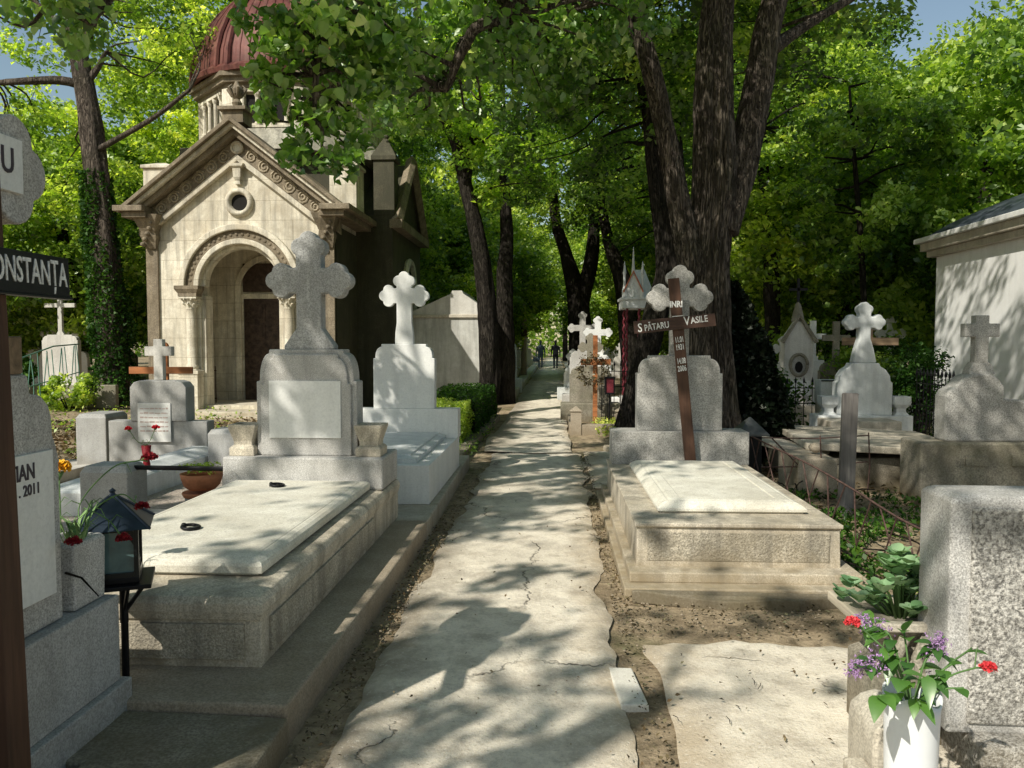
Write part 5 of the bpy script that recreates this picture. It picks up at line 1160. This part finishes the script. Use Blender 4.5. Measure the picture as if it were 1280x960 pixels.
# stone post, low kerb and scrolled iron panel
B = (1.10, 2.62, 0); root = empty('stone_post', B, 0, 'round topped grey stone post in front of the planter', 'post')
m = MB(); P_ = [(-.09,0),(.07,0),(.07,.31),(.05,.35),(.0,.375),(-.05,.36),(-.085,.33),(-.09,.29)]; m.prism(P_, -.10, .13); m.build('shaft', M['concrete'], root, bevel=.012)
m = MB(); m.box(-.16,-.09,-.5,-.02,0,.21); m.box(-.09,.07,-.4,-.1,0,.12); m.build('kerb', M['concrete'], root, bevel=.012)
B = (1.14, 2.36, 0); root = empty('scrolled_iron_panel', B, R(-28), 'black scrolled iron panel leaning against the stone post', 'iron panel')
m = MB(); m.tube([(-.02,0,.30),(.3,0,.05)], .011, 6); m.tube([(0,0,0),(0,0,.30)], .008, 6)
for (cx, cz, r_) in ((.05,.17,.05),(.13,.10,.05),(.05,.06,.04)):
    m.tube([(cx+r_*(1-i/24)*math.cos(i*.5), 0, cz+r_*(1-i/24)*math.sin(i*.5)) for i in range(18)], .006, 5)
m.build('scrollwork', M['iron'], root, smooth=True)
# white vase with lilac and carnations
B = Vector((gx(1150, 2.35), 2.35, 0)); zt = gz(868, 2.35, 1150); root = empty('white_vase', B, 0, 'white plastic vase filled with cut flowers before the pitted headstone', 'vase')
m = MB(); prof = [(.062,.0),(.066,.06),(.070,.22),(.076,zt-.03),(.080,zt),(.073,zt),(.068,zt-.05),(.06,.05),(.001,.05)]
n = 40; m.lathe(prof, n=n, cap=False); m.lathe([(.001,.0),(.062,.0)], n=n, cap=False); o = m.build('vase', M['plastic'], root, smooth=True)
for vv in o.data.vertices:                            # wavy lip
    if vv.co.z > zt-.035: vv.co.z += .014*math.sin(3*math.atan2(vv.co.y, vv.co.x)+1)
vb = Vector((B.x, B.y, zt-.06))
def broad_leaf(m, base, direc, L, wdt, droop=.25, mi=0):
    direc = direc.normalized(); side = direc.cross(Vector((0,0,1))).normalized(); N = 6; P = []; up = side.cross(direc).normalized()
    for i in range(N+1):
        t_ = i/N; wq = wdt*(math.sin(PI*min(1,t_**.75))*.95+.03)*(1 if t_ < 1 else .0); c = base + direc*L*t_ - Vector((0,0,1))*droop*L*t_*t_
        P += [c - side*wq + up*wq*.28, c, c + side*wq + up*wq*.28]
    m.add(P, [q for i in range(N) for q in ((3*i,3*i+1,3*i+4,3*i+3),(3*i+1,3*i+2,3*i+5,3*i+4))], mi)
GLF = leaf_mat('lilac_leaf', [(0,(.035,.12,.02)),(1,(.12,.28,.05))], .35, .12, 1.5)
def tint_faces(o, per, seed):
    rs = np.random.RandomState(seed); n_ = len(o.data.polygons); a = o.data.attributes.new('tint','FLOAT','FACE'); a.data.foreach_set('value', np.repeat(rs.uniform(0,1,n_//per+1), per)[:n_].astype(np.float32))
# three lilac sprays
for k, (pts, lab) in enumerate((([(1110,820,2.30),(1085,830,2.24),(1062,838,2.2)],'lilac spray leaning lowest to the left out of the white vase'),([(1115,800,2.4),(1090,782,2.45),(1072,770,2.48)],'lilac spray touching the upper coral carnation'),([(1155,830,2.38),(1170,810,2.4),(1180,795,2.4)],'faded lilac spray against the pitted headstone'))):
    root = empty('lilac_spray', vb, 0, lab, 'flower'); P3 = [vb] + [at(*p) for p in pts]; L_ = [p-vb for p in P3]; sp = spline(L_, 6); m = MB(); m.tube(sp, .0035, 5); m.build('stem', M['stem'], root, smooth=True)
    rs = np.random.RandomState(50+k); m = MB()
    for q in range(120):
        t_ = rs.uniform(.52, 1.0); i = min(len(sp)-1, int(t_*(len(sp)-1))); c = sp[i] + Vector(rs.normal(size=3))*.017*(1.5-t_)
        for j in range(4):
            a = j*PI/2+rs.uniform(0,1); nn = Vector(rs.normal(size=3)).normalized(); t1 = nn.orthogonal().normalized(); t2 = nn.cross(t1); e = t1*math.cos(a)+t2*math.sin(a); f_ = t1*math.cos(a+.7)+t2*math.sin(a+.7)
            m.add([c, c+e*.006, c+(e+f_)*.0055, c+f_*.006], [(0,1,2,3)])
    m.build('blossom', M['lilac'], root)
    m = MB()
    for q in range(7):
        i = rs.randint(3, len(sp)-4); d = Vector((rs.normal(), rs.normal()*.7-.3, rs.uniform(-.3,.8))); broad_leaf(m, sp[i], d, rs.uniform(.05,.08), rs.uniform(.015,.024), rs.uniform(.1,.6))
    o = m.build('leaf', GLF, root, smooth=True); tint_faces(o, 12, 60+k)
carnation('carnation', [tuple(vb), tuple(at(1120,830,2.35)), tuple(at(1088,795,2.38)), tuple(at(1074,784,2.38))], .022, M['pinkred'], 'coral carnation at the upper left of the white vase', seed=71)
carnation('carnation', [tuple(vb), tuple(at(1180,850,2.32)), tuple(at(1215,836,2.28)), tuple(at(1228,835,2.25))], .021, M['pinkred'], 'coral carnation facing the right edge of the picture', seed=72)
root = empty('leafy_branch', vb, 0, 'leafy green branch with broad pointed leaves in the white vase', 'plant'); m = MB(); st = MB(); rs = np.random.RandomState(77)
for (px, py, Y, n_) in ((1100,870,2.2,4),(1112,812,2.3,5),(1130,790,2.4,4),(1150,880,2.2,3),(1190,830,2.35,4),(1215,810,2.4,3),(1160,845,2.2,3),(1205,860,2.3,2),(1128,850,2.22,3)):
    tip = at(px,py,Y)-vb; sp = spline([Vector((0,0,0)), tip*.5+Vector((0,0,.03)), tip], 4); st.tube(sp, .003, 5)
    for q in range(n_):
        i = rs.randint(len(sp)//2, len(sp)); d = (tip.normalized()*.5 + Vector((rs.normal()*.6, -.5+rs.normal()*.4, rs.normal()*.4-.1))); broad_leaf(m, sp[i], d, rs.uniform(.05,.082), rs.uniform(.017,.027), rs.uniform(.1,.7))
st.build('stem', M['stem'], root, smooth=True); o = m.build('leaf', GLF, root, smooth=True); tint_faces(o, 12, 3)

# ================================================================== WHITE BUILDING, RIGHT EDGE
X = 6.6; Yf = 14.3; B = (X, Yf, 0); root = empty('white_building', B, 0, 'white plastered building with a dark curved tin roof at the right edge', 'building')
m = MB(); m.box(0, 6, -8, 0, -.05, 3.05); m.build('wall', M['render'], root)
m = MB(); m.box(-.12, 6.1, -8.1, .12, 3.05, 3.16); m.box(-.20,6.1,-8.2,.20,3.16,3.30); m.build('cornice', M['concrete'], root, bevel=.012)
m = MB(); m.loft([(-.28,6.3,-8.3,.28,3.30),(-.28,6.3,-8.3,.28,3.38),(-.20,6.2,-8.2,.20,3.40)]); m.build('gutter', M['marble'], root, bevel=.01)
t = NT('dark_tin_roof'); n = t.noise(2.5, 6, .7); t.bsdf(t.mix(t.ramp(n, [(.35,0.0),(.7,1.0)]), (.035,.045,.06), (.12,.14,.17)), .4, t.bump(n,.2,.02), .2, .5)
m = MB(); rr = []
for k in range(9):
    s_ = k/8; inset = -.14 + 2.6*s_; rr.append((inset, 6.2-inset*.9, -8.2+inset*.9, .14-inset, 3.38+1.15*(s_**.75)))
m.loft(rr); m.build('roof', t.mat, root)
# shrubs around
def shrub(name, c, r, n, leafm, label, size=.06, seed=1, group=None, up=.3):
    rs = np.random.RandomState(seed); root = empty(name, (c[0], c[1], 0), 0, label, 'shrub', group); C = []
    cl = shell_points(rs, 30, (0,0,r[2]), r, .35, .08)
    P, T = crown_points(rs, cl, n//30, max(r)*.28, .9); m = MB()
    for p in cl[::2]: m.tube(spline([Vector((0,0,0)), Vector(p)*.5+Vector((0,0,.1*r[2])), Vector(p)],3), [.02,.018,.016,.014,.012,.01,.006], 5)
    m.build('stems', M['bark_dark'], root, smooth=True); link_mesh('foliage', leaf_mesh(name, P, size, T, M[leafm], rs, up=up), root); return root
shrub('conifer_shrub', (gx(1150,12.7), 12.7), (.32,.35,.85), 5000, 'leaf_deep', 'dark feathery conifer shrub right of the white flared monument', .05, 1)
shrub('conifer_shrub', (gx(1118,15.4), 15.4), (.5,.5,1.0), 5000, 'leaf_deep', 'green conifer shrub touching the corner of the white building', .06, 2)
shrub('shrub', (gx(1085,15.0), 15.0), (.7,.6,.8), 4000, 'leaf', 'leafy shrub behind the white flared monument', .08, 3)
shrub('shrub', (gx(955,13.0), 13.4), (.8,.6,.55), 4500, 'leaf_deep', 'dark shrub beside the near black ivy', .07, 4)
shrub('shrub', (gx(1010,19), 19), (1.6,1,1.0), 4500, 'leaf', 'green shrub behind the portrait stone', .11, 5)
shrub('shrub', (gx(28,26), 26), (1.6,1,1.3), 6000, 'leaf', 'green shrub behind the sunlit graves on the left', .10, 6)
shrub('shrub', (gx(85,17), 17), (.6,.6,.45), 3000, 'leaf_lime', 'low bright shrub at the foot of the ivy tree', .08, 7)
shrub('shrub', (gx(-25,17), 17), (1.0,1.0,1.0), 6000, 'leaf_deep', 'tall dark shrub by the wire fence', .12, 8)
# far left sunlit graves behind a wire fence
for k, (px, Y, zt, kd) in enumerate(((78,21,3.1,'plain'),(66,23,2.2,'lobed'),(97,22.5,2.2,'plain'),(148,25,2.6,'lobed'),(160,28,2.0,'plain'),(48,24,2.3,'plain'))):
    far_m(px, Y, zt, ['tall sunlit white monument with a cross behind the wire fence','white lobed gravestone just left of the tall sunlit monument','white gravestone right of the tall sunlit monument','pale gravestone between the ivy tree and the chapel','small pale gravestone beside the chapel corner','white gravestone near the dark shrubs on the left'][k], 'gravestone_far', kind=kd, hw=.5 if k==0 else .35)
a_, b_ = Vector((gx(28,15.5),15.5,0)), Vector((gx(100,19.5),19.5,0)); root = empty('wire_fence', a_, 0, 'low bent green wire fence on the left in front of the sunlit graves', 'fence'); d = b_-a_
m = MB(); m.tube([Vector((0,0,gz(448,15.5))), d*.5+Vector((0,0,1.5)), d+Vector((0,0,1.55))], .016, 6); m.tube([Vector((0,0,.65)), d*.5+Vector((0,0,.75)), d+Vector((0,0,.85))], .012, 6); m.build('rail', M['greenwire'], root)
m = MB()
for k in range(13): t_ = k/12; m.tube([d*t_+Vector((.08*math.sin(k*3),0,.1+.3*t_)), d*t_+Vector((0,0,.75)), d*t_+Vector((.08*math.sin(k*2),0,1.3+.25*t_))], .011, 5)
m.build('bars', M['greenwire'], root)
b = Vector((gx(80,17.5), 17.5, 0)); m = MB(); m.box(-1.2,1.2,0,.12,.1,.62); o = m.build('low_wall', M['concrete_moss'], bevel=.02, jitter=.02); o.location = b; tag(o, 'low mossy wall below the green wire fence', 'wall')
b = Vector((gx(88,9.6), 9.6, 0)); m = MB(); m.box(-.45,.42,-1.3,.1,-.02,.10); o = m.build('paving', M['gravestone_far'], bevel=.01); o.location = b; tag(o, 'bright white stone slab lying left of the grey end block', 'slab')

# ================================================================== TREES
def T_(px, py, Y): return tuple(at(px, py, Y))
# the big forked linden behind the grey tomb
tree('linden_tree', 'huge forked linden with deeply furrowed bark behind the grey tomb', (1.98,10.2,0),
     ([(2.15,10.3,-.2),(2.1,10.25,.25),(2.0,10.2,.9),T_(884,330,10.2),T_(892,230,10.2),T_(893,120,10.2),T_(900,0,10.3),(2.4,10.6,8.4),(2.7,11,10.5)], [.44,.34,.285,.26,.27,.225,.185,.15,.08]),
     [([T_(903,290,10.2),T_(924,215,10.3),T_(948,110,10.4),T_(972,-10,10.5),(3.5,10.9,7.6),(4.2,11.5,9.5)], [.19,.20,.175,.15,.12,.07]),
      ([T_(868,345,10.1),T_(850,260,10.0),T_(832,165,10),T_(812,80,9.9),T_(786,-10,9.8),(.5,9.4,7.4),(-.3,9,9)], [.17,.135,.115,.105,.095,.07,.04]),
      ([T_(965,60,10.4),T_(1010,30,10.8),(4.6,11.4,6.6)], [.09,.06,.04])],
     [((1.2,11.2,9.0),(3.9,4.2,2.6),230,150,.6), ((-1.0,9.5,8.2),(2.6,3.0,2.0),80,150,.6), ((1.6,12.5,6.3),(3.4,2.2,.8),64,150,.5)], 'leaf', .105, seed=3, n=150, sun=True, ridge=.17, barkm='bark')
# dark curving tree just behind it
tree('dark_tree', 'dark crooked tree leaning behind the big linden', (gx(785,13.5),13.5,0),
     ([(gx(785,13.5),13.5,-.1),T_(800,480,13.5),T_(818,400,13.4),T_(838,330,13.3),T_(826,240,13.3),T_(815,150,13.4),T_(800,60,13.5),(1.4,13.7,8.5)], [.26,.22,.21,.22,.18,.16,.13,.08]),
     [([T_(850,330,13.3),T_(850,240,13.4),T_(846,150,13.6)],[.12,.1,.07])], [((1.6,14.2,7.8),(2.9,2.4,2.2),95,140,.55),((1.2,14.4,5.2),(2.2,1.6,1.0),44,140,.45)], 'leaf', .105, seed=5, n=30, barkm='bark_dark')
tree('path_tree', 'dark forked tree beside the dark hedge left of the path', (-1.55,17,0),
     ([(-1.5,17,-.1),T_(611,470,17),T_(607,370,17),T_(598,300,17),T_(584,240,17),T_(570,180,17),T_(548,130,17),(-3.0,17,9.0)], [.26,.22,.20,.17,.15,.13,.10,.06]),
     [([T_(583,235,17),T_(588,190,17),T_(600,120,17),(-1.2,17,9)],[.10,.09,.07,.04])], [((-1.9,17.5,7.9),(3.0,2.8,2.3),110,150,.55),((-1.2,17.5,5.3),(1.6,1.5,.9),34,140,.45)], 'leaf_mid', .11, seed=6, n=30, barkm='bark_dark', sun=True)
tree('path_tree', 'straight dark trunk beside the salmon gravestone left of the path', (gx(631,21),21,0),
     ([(gx(631,21),21,-.1),T_(631,430,21),T_(630,350,21),T_(633,290,21),T_(628,200,21),(-1.4,21,9.5)], [.27,.24,.2,.17,.13,.06]), [], [((-1.2,21.5,8.2),(3.0,2.8,2.4),100,150,.55)], 'leaf_mid', .12, seed=8, n=24, barkm='bark_dark')
tree('path_tree', 'wide forked tree standing right of the path in the middle distance', (gx(727,27),27,0),
     ([(gx(727,27),27,-.1),T_(727,440,27),T_(722,375,27),T_(708,320,27),T_(694,270,27),T_(690,200,27)], [.5,.42,.34,.22,.18,.10]),
     [([T_(724,385,27),T_(738,330,27),T_(744,270,27),T_(750,180,27)],[.3,.24,.18,.09])], [((1.4,27.5,8.6),(3.8,3.4,3.4),170,170,.6)], 'leaf_lime', .12, seed=9, n=28, barkm='bark_dark')
tree('path_tree', 'leaning dark tree between the far fork and the canopy tomb', (gx(790,24),24,0),
     ([(gx(792,24),24,-.1),T_(788,430,24),T_(779,360,24),T_(760,300,24),T_(745,220,24)], [.34,.30,.26,.18,.1]), [], [((2.6,24.5,7.8),(3.2,3.0,3.6),140,160,.6)], 'leaf', .12, seed=10, n=24, barkm='bark_dark')
# ivy tree by the chapel
bI = (gx(140,18.5),18.5,0)
iv = tree('ivy_tree', 'tall forked tree with ivy round its trunk left of the chapel', bI,
     ([(bI[0],18.5,-.1),T_(140,430,18.5),T_(132,330,18.5),T_(124,250,18.5),T_(112,150,18.5),T_(100,80,18.5),T_(88,10,18.5),(-11.4,18.5,11.5),(-11.2,18.5,14)], [.36,.33,.31,.28,.26,.21,.18,.14,.08]),
     [([T_(114,110,18.5),T_(80,101,18.3),T_(40,101,18.1),T_(-10,104,18)],[.11,.10,.09,.06]), ([T_(124,186,18.4),T_(160,166,18.2),T_(195,145,18.0),T_(237,112,17.8)],[.07,.065,.055,.04]),
      ([T_(110,100,18.5),T_(122,85,18.5),T_(132,65,18.4)],[.09,.07,.05]), ([T_(92,40,18.5),T_(60,15,18.4),T_(30,-10,18.3)],[.08,.05,.03]), ([T_(100,80,18.5),T_(112,30,18.5),T_(118,-40,18.5)],[.13,.11,.07])],
     [((-11.6,19.5,12.4),(3.6,3,2.6),60,90,.6),((-13.5,19.5,9.6),(1.8,2.5,2.0),24,80,.6),((gx(195,19.5),19.8,gz(45,19.5)),(2.2,1.5,1.5),46,100,.5),((gx(60,19),19.8,gz(180,19)),(1.6,1.5,1.6),34,100,.5)], 'leaf_mid', .12, seed=12, n=30)
rs = np.random.RandomState(15); C = []
for k in range(9000):
    z = rs.uniform(.0, 5.6); px = np.interp(z, [0,1.5,3.4,5.6],[142,140,131,122]); c = at(px, 400, 18.5).x - bI[0]; a = rs.uniform(0,2*PI); r_ = np.interp(z,[0,1,3,5.6],[.62,.42,.38,.30])*(1+.35*noise.noise(Vector((math.cos(a)*2,math.sin(a)*2,z*1.3))))*rs.uniform(.85,1.15)
    C.append((c+r_*math.cos(a), r_*math.sin(a), z))
link_mesh('ivy', leaf_mesh('ivy', np.array(C), .09, rs.uniform(.1,.8,9000), M['leaf_deep'], rs, up=.1), iv)
# thin trees on the right
for k, (px, Y, r_, lab) in enumerate(((966,20,.22,'slim straight tree right of the near black ivy'),(1044,23,.30,'dark trunk behind the white flared monument'),(1080,16,.07,'thin young tree beside the white flared monument'),(1100,18,.06,'thin leaning sapling near the white building'))):
    x_ = gx(px,Y); tree('slim_tree', lab, (x_,Y,0), ([(x_,Y,-.1),T_(px,400,Y),T_(px-4,300,Y),T_(px-12,200,Y),(x_-.4,Y,8.5 if k<2 else 6.5)],[r_,r_*.9,r_*.8,r_*.6,r_*.3]), [], [((x_,Y+.5,[7.5,7.8,4.9,4.6][k]),([3.0,3.0,1.5,1.4][k],2.4,[2.8,3.0,2.0,1.9][k]),[150,150,80,64][k],150,[.6,.6,.4,.4][k])], 'leaf' if k != 2 else 'leaf_lime', .11, seed=20+k, n=16, barkm='bark_dark')
# horse chestnut in flower
xC = 12.6; ch = tree('chestnut_tree', 'sunlit horse chestnut with white flower candles behind the white building', (xC,22,0),
     ([(xC,22,-.1),(xC,22,2.5),(xC-.2,22,5),(xC,22,9)],[.4,.36,.3,.1]), [], [((xC,22,6.2),(4.0,3.4,4.6),330,150,.65),((xC-3.6,21.5,4.2),(1.8,1.8,2.2),80,140,.5)], 'leaf_lime', .14, seed=33, n=20)
rs = np.random.RandomState(34); m = MB(); pp = shell_points(rs, 260, (0,0,6.2), (4.0,3.4,4.5), .86)
for p in pp[pp[:,2] < 8.2]:
    m.lathe([(.02,-.10),(.055,-.04),(.045,.04),(.025,.10),(.006,.16)], tuple(p), 6)
m.build('blossom', M['white_petal'], ch, jitter=.02)
# background wood: a few kinds copied
def bg_kind(seed, H, rx, leafm, label, base_z):
    return tree('background_tree', label, (0,0,0), ([(0,0,-.1),(.1,0,H*.3),(-.1,.1,H*.6),(0,0,H*.85)],[.28,.24,.16,.06]), [],
        [((0,0,base_z+(H-base_z)/2),(rx,rx,(H-base_z)/2),330,150,.62)], leafm, .145, 'trees of the background wood', 'tree', seed, 'bark_dark', n=14, twigs=False)
KL = ['mid green tree in the wood closing the background', 'bright young green tree in the wood closing the background', 'low spreading green tree in the wood closing the background']
protos = [bg_kind(41, 13, 3.6, 'leaf_mid', KL[0], 2.2), bg_kind(42, 14.5, 3.8, 'leaf_lime', KL[1], 2.6), bg_kind(43, 7.5, 3.4, 'leaf_lime', KL[2], 1.0)]
spots = [(-15,24,2),(-19,27,2),(-22,33,2),(-12,29,1),(-16,35,0),(-8.5,29,0),(-10.5,34,1),(-10,38,0),(-7.5,26,1),(-9,47,1),(-8,56,0),(-13,46,1),(-22,45,0),(-28,38,1),(-30,50,0),(-18,22,2),(-21,24,2),(-14,30,2),(-25,29,2),
         (6.0,34,1),(4.5,42,0),(4,52,1),(7,27,0),(9,34,1),(12,40,0),(7.5,21,2),(10,25,2),(14,30,2),(17,27,1),(20,34,2),(23,28,1),(17,45,2),(26,42,2),(6,60,0),(-6,62,1),(1,74,1),(-3,78,0),(5,80,1),(-12,60,0),(12,60,1),(9,17.5,2),(6.2,25,2),(-5,40,1),(-3.2,52,1),(-5.6,31.5,2),(5,29,2),(3.4,38,2),(-3.6,36,2),(-7,24.5,2)]
used = set(); rs = np.random.RandomState(44)
for (x_, y_, k) in spots:
    o = protos[k] if k not in used else copy_tree(protos[k]); used.add(k); s_ = rs.uniform(.85,1.12)
    o.location = (x_, y_, 0); o.rotation_euler[2] = rs.uniform(0,6.28); o.scale = (s_, s_, s_*rs.uniform(.92,1.1))
# far wood
rs = np.random.RandomState(45); C = []
for k in range(60000):
    a = rs.uniform(-1.0, 1.0); d = rs.uniform(88, 104); x_ = math.sin(a)*d; y_ = math.cos(a)*d; hmax = 12+3.5*noise.noise(Vector((a*9,0,0)))+2*noise.noise(Vector((a*31,0,0)))
    C.append((x_, y_, rs.uniform(0,1)**.9*hmax))
C = np.array(C); Tn = np.array([.45+.5*noise.noise(Vector(tuple(c))*.35) for c in C])
o = link_mesh('far_wood', leaf_mesh('far_wood', C, .6, Tn+rs.normal(size=len(C))*.12, M['leaf_lime'], rs, up=.3)); tag(o, 'far off wood closing the horizon', 'wood', kind='stuff')
# overhanging tree outside the left edge, its boughs reach over the path
tree('overhanging_tree', 'linden whose low boughs of large leaves hang into the top of the picture', (-5.6,3.0,0),
     ([(-5.6,3,-.1),(-5.5,3,2.5),(-5.3,3.2,5),(-4.8,3.6,8)],[.35,.3,.26,.14]),
     [([(-5.4,3.1,4.2),(-4.6,4.4,5.0),T_(110,-40,6),T_(118,30,6.1)],[.12,.09,.05,.02]), ([(-5.3,3.1,5.0),(-4,4.8,6.0),T_(430,-60,7),T_(400,60,7.0),T_(392,150,7)],[.14,.10,.06,.035,.015]),
      ([(-5.3,3.1,5.2),(-3,4.5,6.4),T_(620,-40,7.6),T_(590,40,7.8),T_(575,70,7.9),T_(558,112,8)],[.14,.10,.07,.055,.05,.03])],
     [((gx(112,6.1),6.1,gz(20,6.1)),(.28,.3,.28),8,26,.22), ((gx(60,6.3),6.4,gz(-20,6.3)),(.6,.4,.22),9,26,.22),
      ((gx(425,7),7.0,gz(60,7)),(.42,.5,.55),24,40,.26), ((gx(380,7),7.0,gz(165,7)),(.10,.2,.30),7,28,.16), ((gx(345,6.8),6.8,gz(25,6.8)),(.25,.25,.2),10,32,.2), ((gx(470,7.4),7.4,gz(60,7.4)),(.45,.4,.5),26,40,.26), ((gx(350,7.3),7.3,gz(130,7.3)),(.12,.2,.2),5,26,.15), ((gx(435,7.2),7.2,gz(190,7.2)),(.18,.25,.42),10,30,.2), ((gx(345,6.9),6.9,gz(75,6.9)),(.22,.25,.18),7,28,.18),
      ((gx(560,8),8,gz(20,8)),(1.1,1.0,.55),34,55,.32), ((gx(700,8.6),8.6,gz(0,8.6)),(1.2,1.0,.6),34,55,.32), ((gx(620,9.5),9.5,gz(80,9.5)),(1.3,.8,.5),50,60,.3), ((gx(500,9),9,gz(110,9)),(.5,.6,.5),16,50,.3), ((-1.6,2.7,8.1),(3.1,3.1,.9),150,75,.45), ((.6,6.0,8.6),(2.2,2.2,.7),90,75,.45)], 'leaf_near', .085, seed=52, n=24, up=.25, droop=.9, sun=False, ovate=True)  # last two crowns are out of view, added to shade the right hand graves
# sun side trees beside and behind the viewer, which throw the dappled shade
for k, (x_, y_, H, rx, nc, zc) in enumerate(((-4.6,-3.4,9,3.0,34,6.6),(-7.0,1.4,11,3.2,95,8.4),(-8.2,7.0,11,2.9,70,8.6),(-1.2,-5.6,10,2.8,30,7.6),(3.6,-2.0,9,2.2,16,7.0),(3.2,3.6,10,2.8,80,7.6))):
    tree('shade_tree', ['broad linden behind the viewer','tall linden left of the viewer','linden left of the large granite tomb','linden behind the footpath start','small linden right behind the viewer','linden over the right hand graves'][k], (x_,y_,0),
      ([(x_,y_,-.1),(x_+.1,y_,H*.35),(x_,y_+.1,H*.6),(x_+.1,y_,H*.85)],[.3,.26,.2,.08]), [], [((x_,y_,zc),(rx,rx,2.3),int(nc*1.5),44,.5)], 'leaf', .13, seed=60+k, n=18, sun=True, ovate=True)
# ================================================================== WIRES
m = MB(); m.tube([T_(850,306,22), T_(930,314,21), T_(1023,311,20)], .014, 5); o = m.build('cable', M['white_paint'], smooth=True); tag(o, 'thin white cable strung between the trees', 'cable')

# ================================================================== SKY AND SUN
w = bpy.data.worlds.new('World'); sc.world = w; w.use_nodes = True; nt = w.node_tree; nt.nodes.clear()
sky = nt.nodes.new('ShaderNodeTexSky'); sky.sky_type = 'NISHITA'; sky.sun_disc = False
el = math.asin(SUN.z); az = math.atan2(SUN.x, SUN.y)
sky.sun_elevation = el; sky.sun_rotation = az; sky.air_density = 1.2; sky.dust_density = .8; sky.ozone_density = 1.6
tn = nt.nodes.new('ShaderNodeMix'); tn.data_type = 'RGBA'; tn.blend_type = 'MULTIPLY'; tn.inputs[0].default_value = 1; tn.inputs[7].default_value = (1.08, 1.01, .88, 1)
bg = nt.nodes.new('ShaderNodeBackground'); bg.inputs[1].default_value = .125; ow = nt.nodes.new('ShaderNodeOutputWorld')
nt.links.new(sky.outputs[0], tn.inputs[6]); nt.links.new(tn.outputs[2], bg.inputs[0]); nt.links.new(bg.outputs[0], ow.inputs[0])
sd = bpy.data.lights.new('sun', 'SUN'); sd.energy = 5.0; sd.angle = R(.5); sd.color = (1, .945, .83); so = bpy.data.objects.new('sun', sd); col.objects.link(so)
so.rotation_euler = (-SUN).to_track_quat('-Z', 'Y').to_euler(); so.location = (-10, -14, 20)
sc.view_settings.view_transform = 'Standard'; sc.view_settings.look = 'None'; sc.view_settings.exposure = 0; sc.view_settings.gamma = 1
sc.cycles.max_bounces = 8; sc.cycles.diffuse_bounces = 4; sc.cycles.transmission_bounces = 6; sc.cycles.use_denoising = True
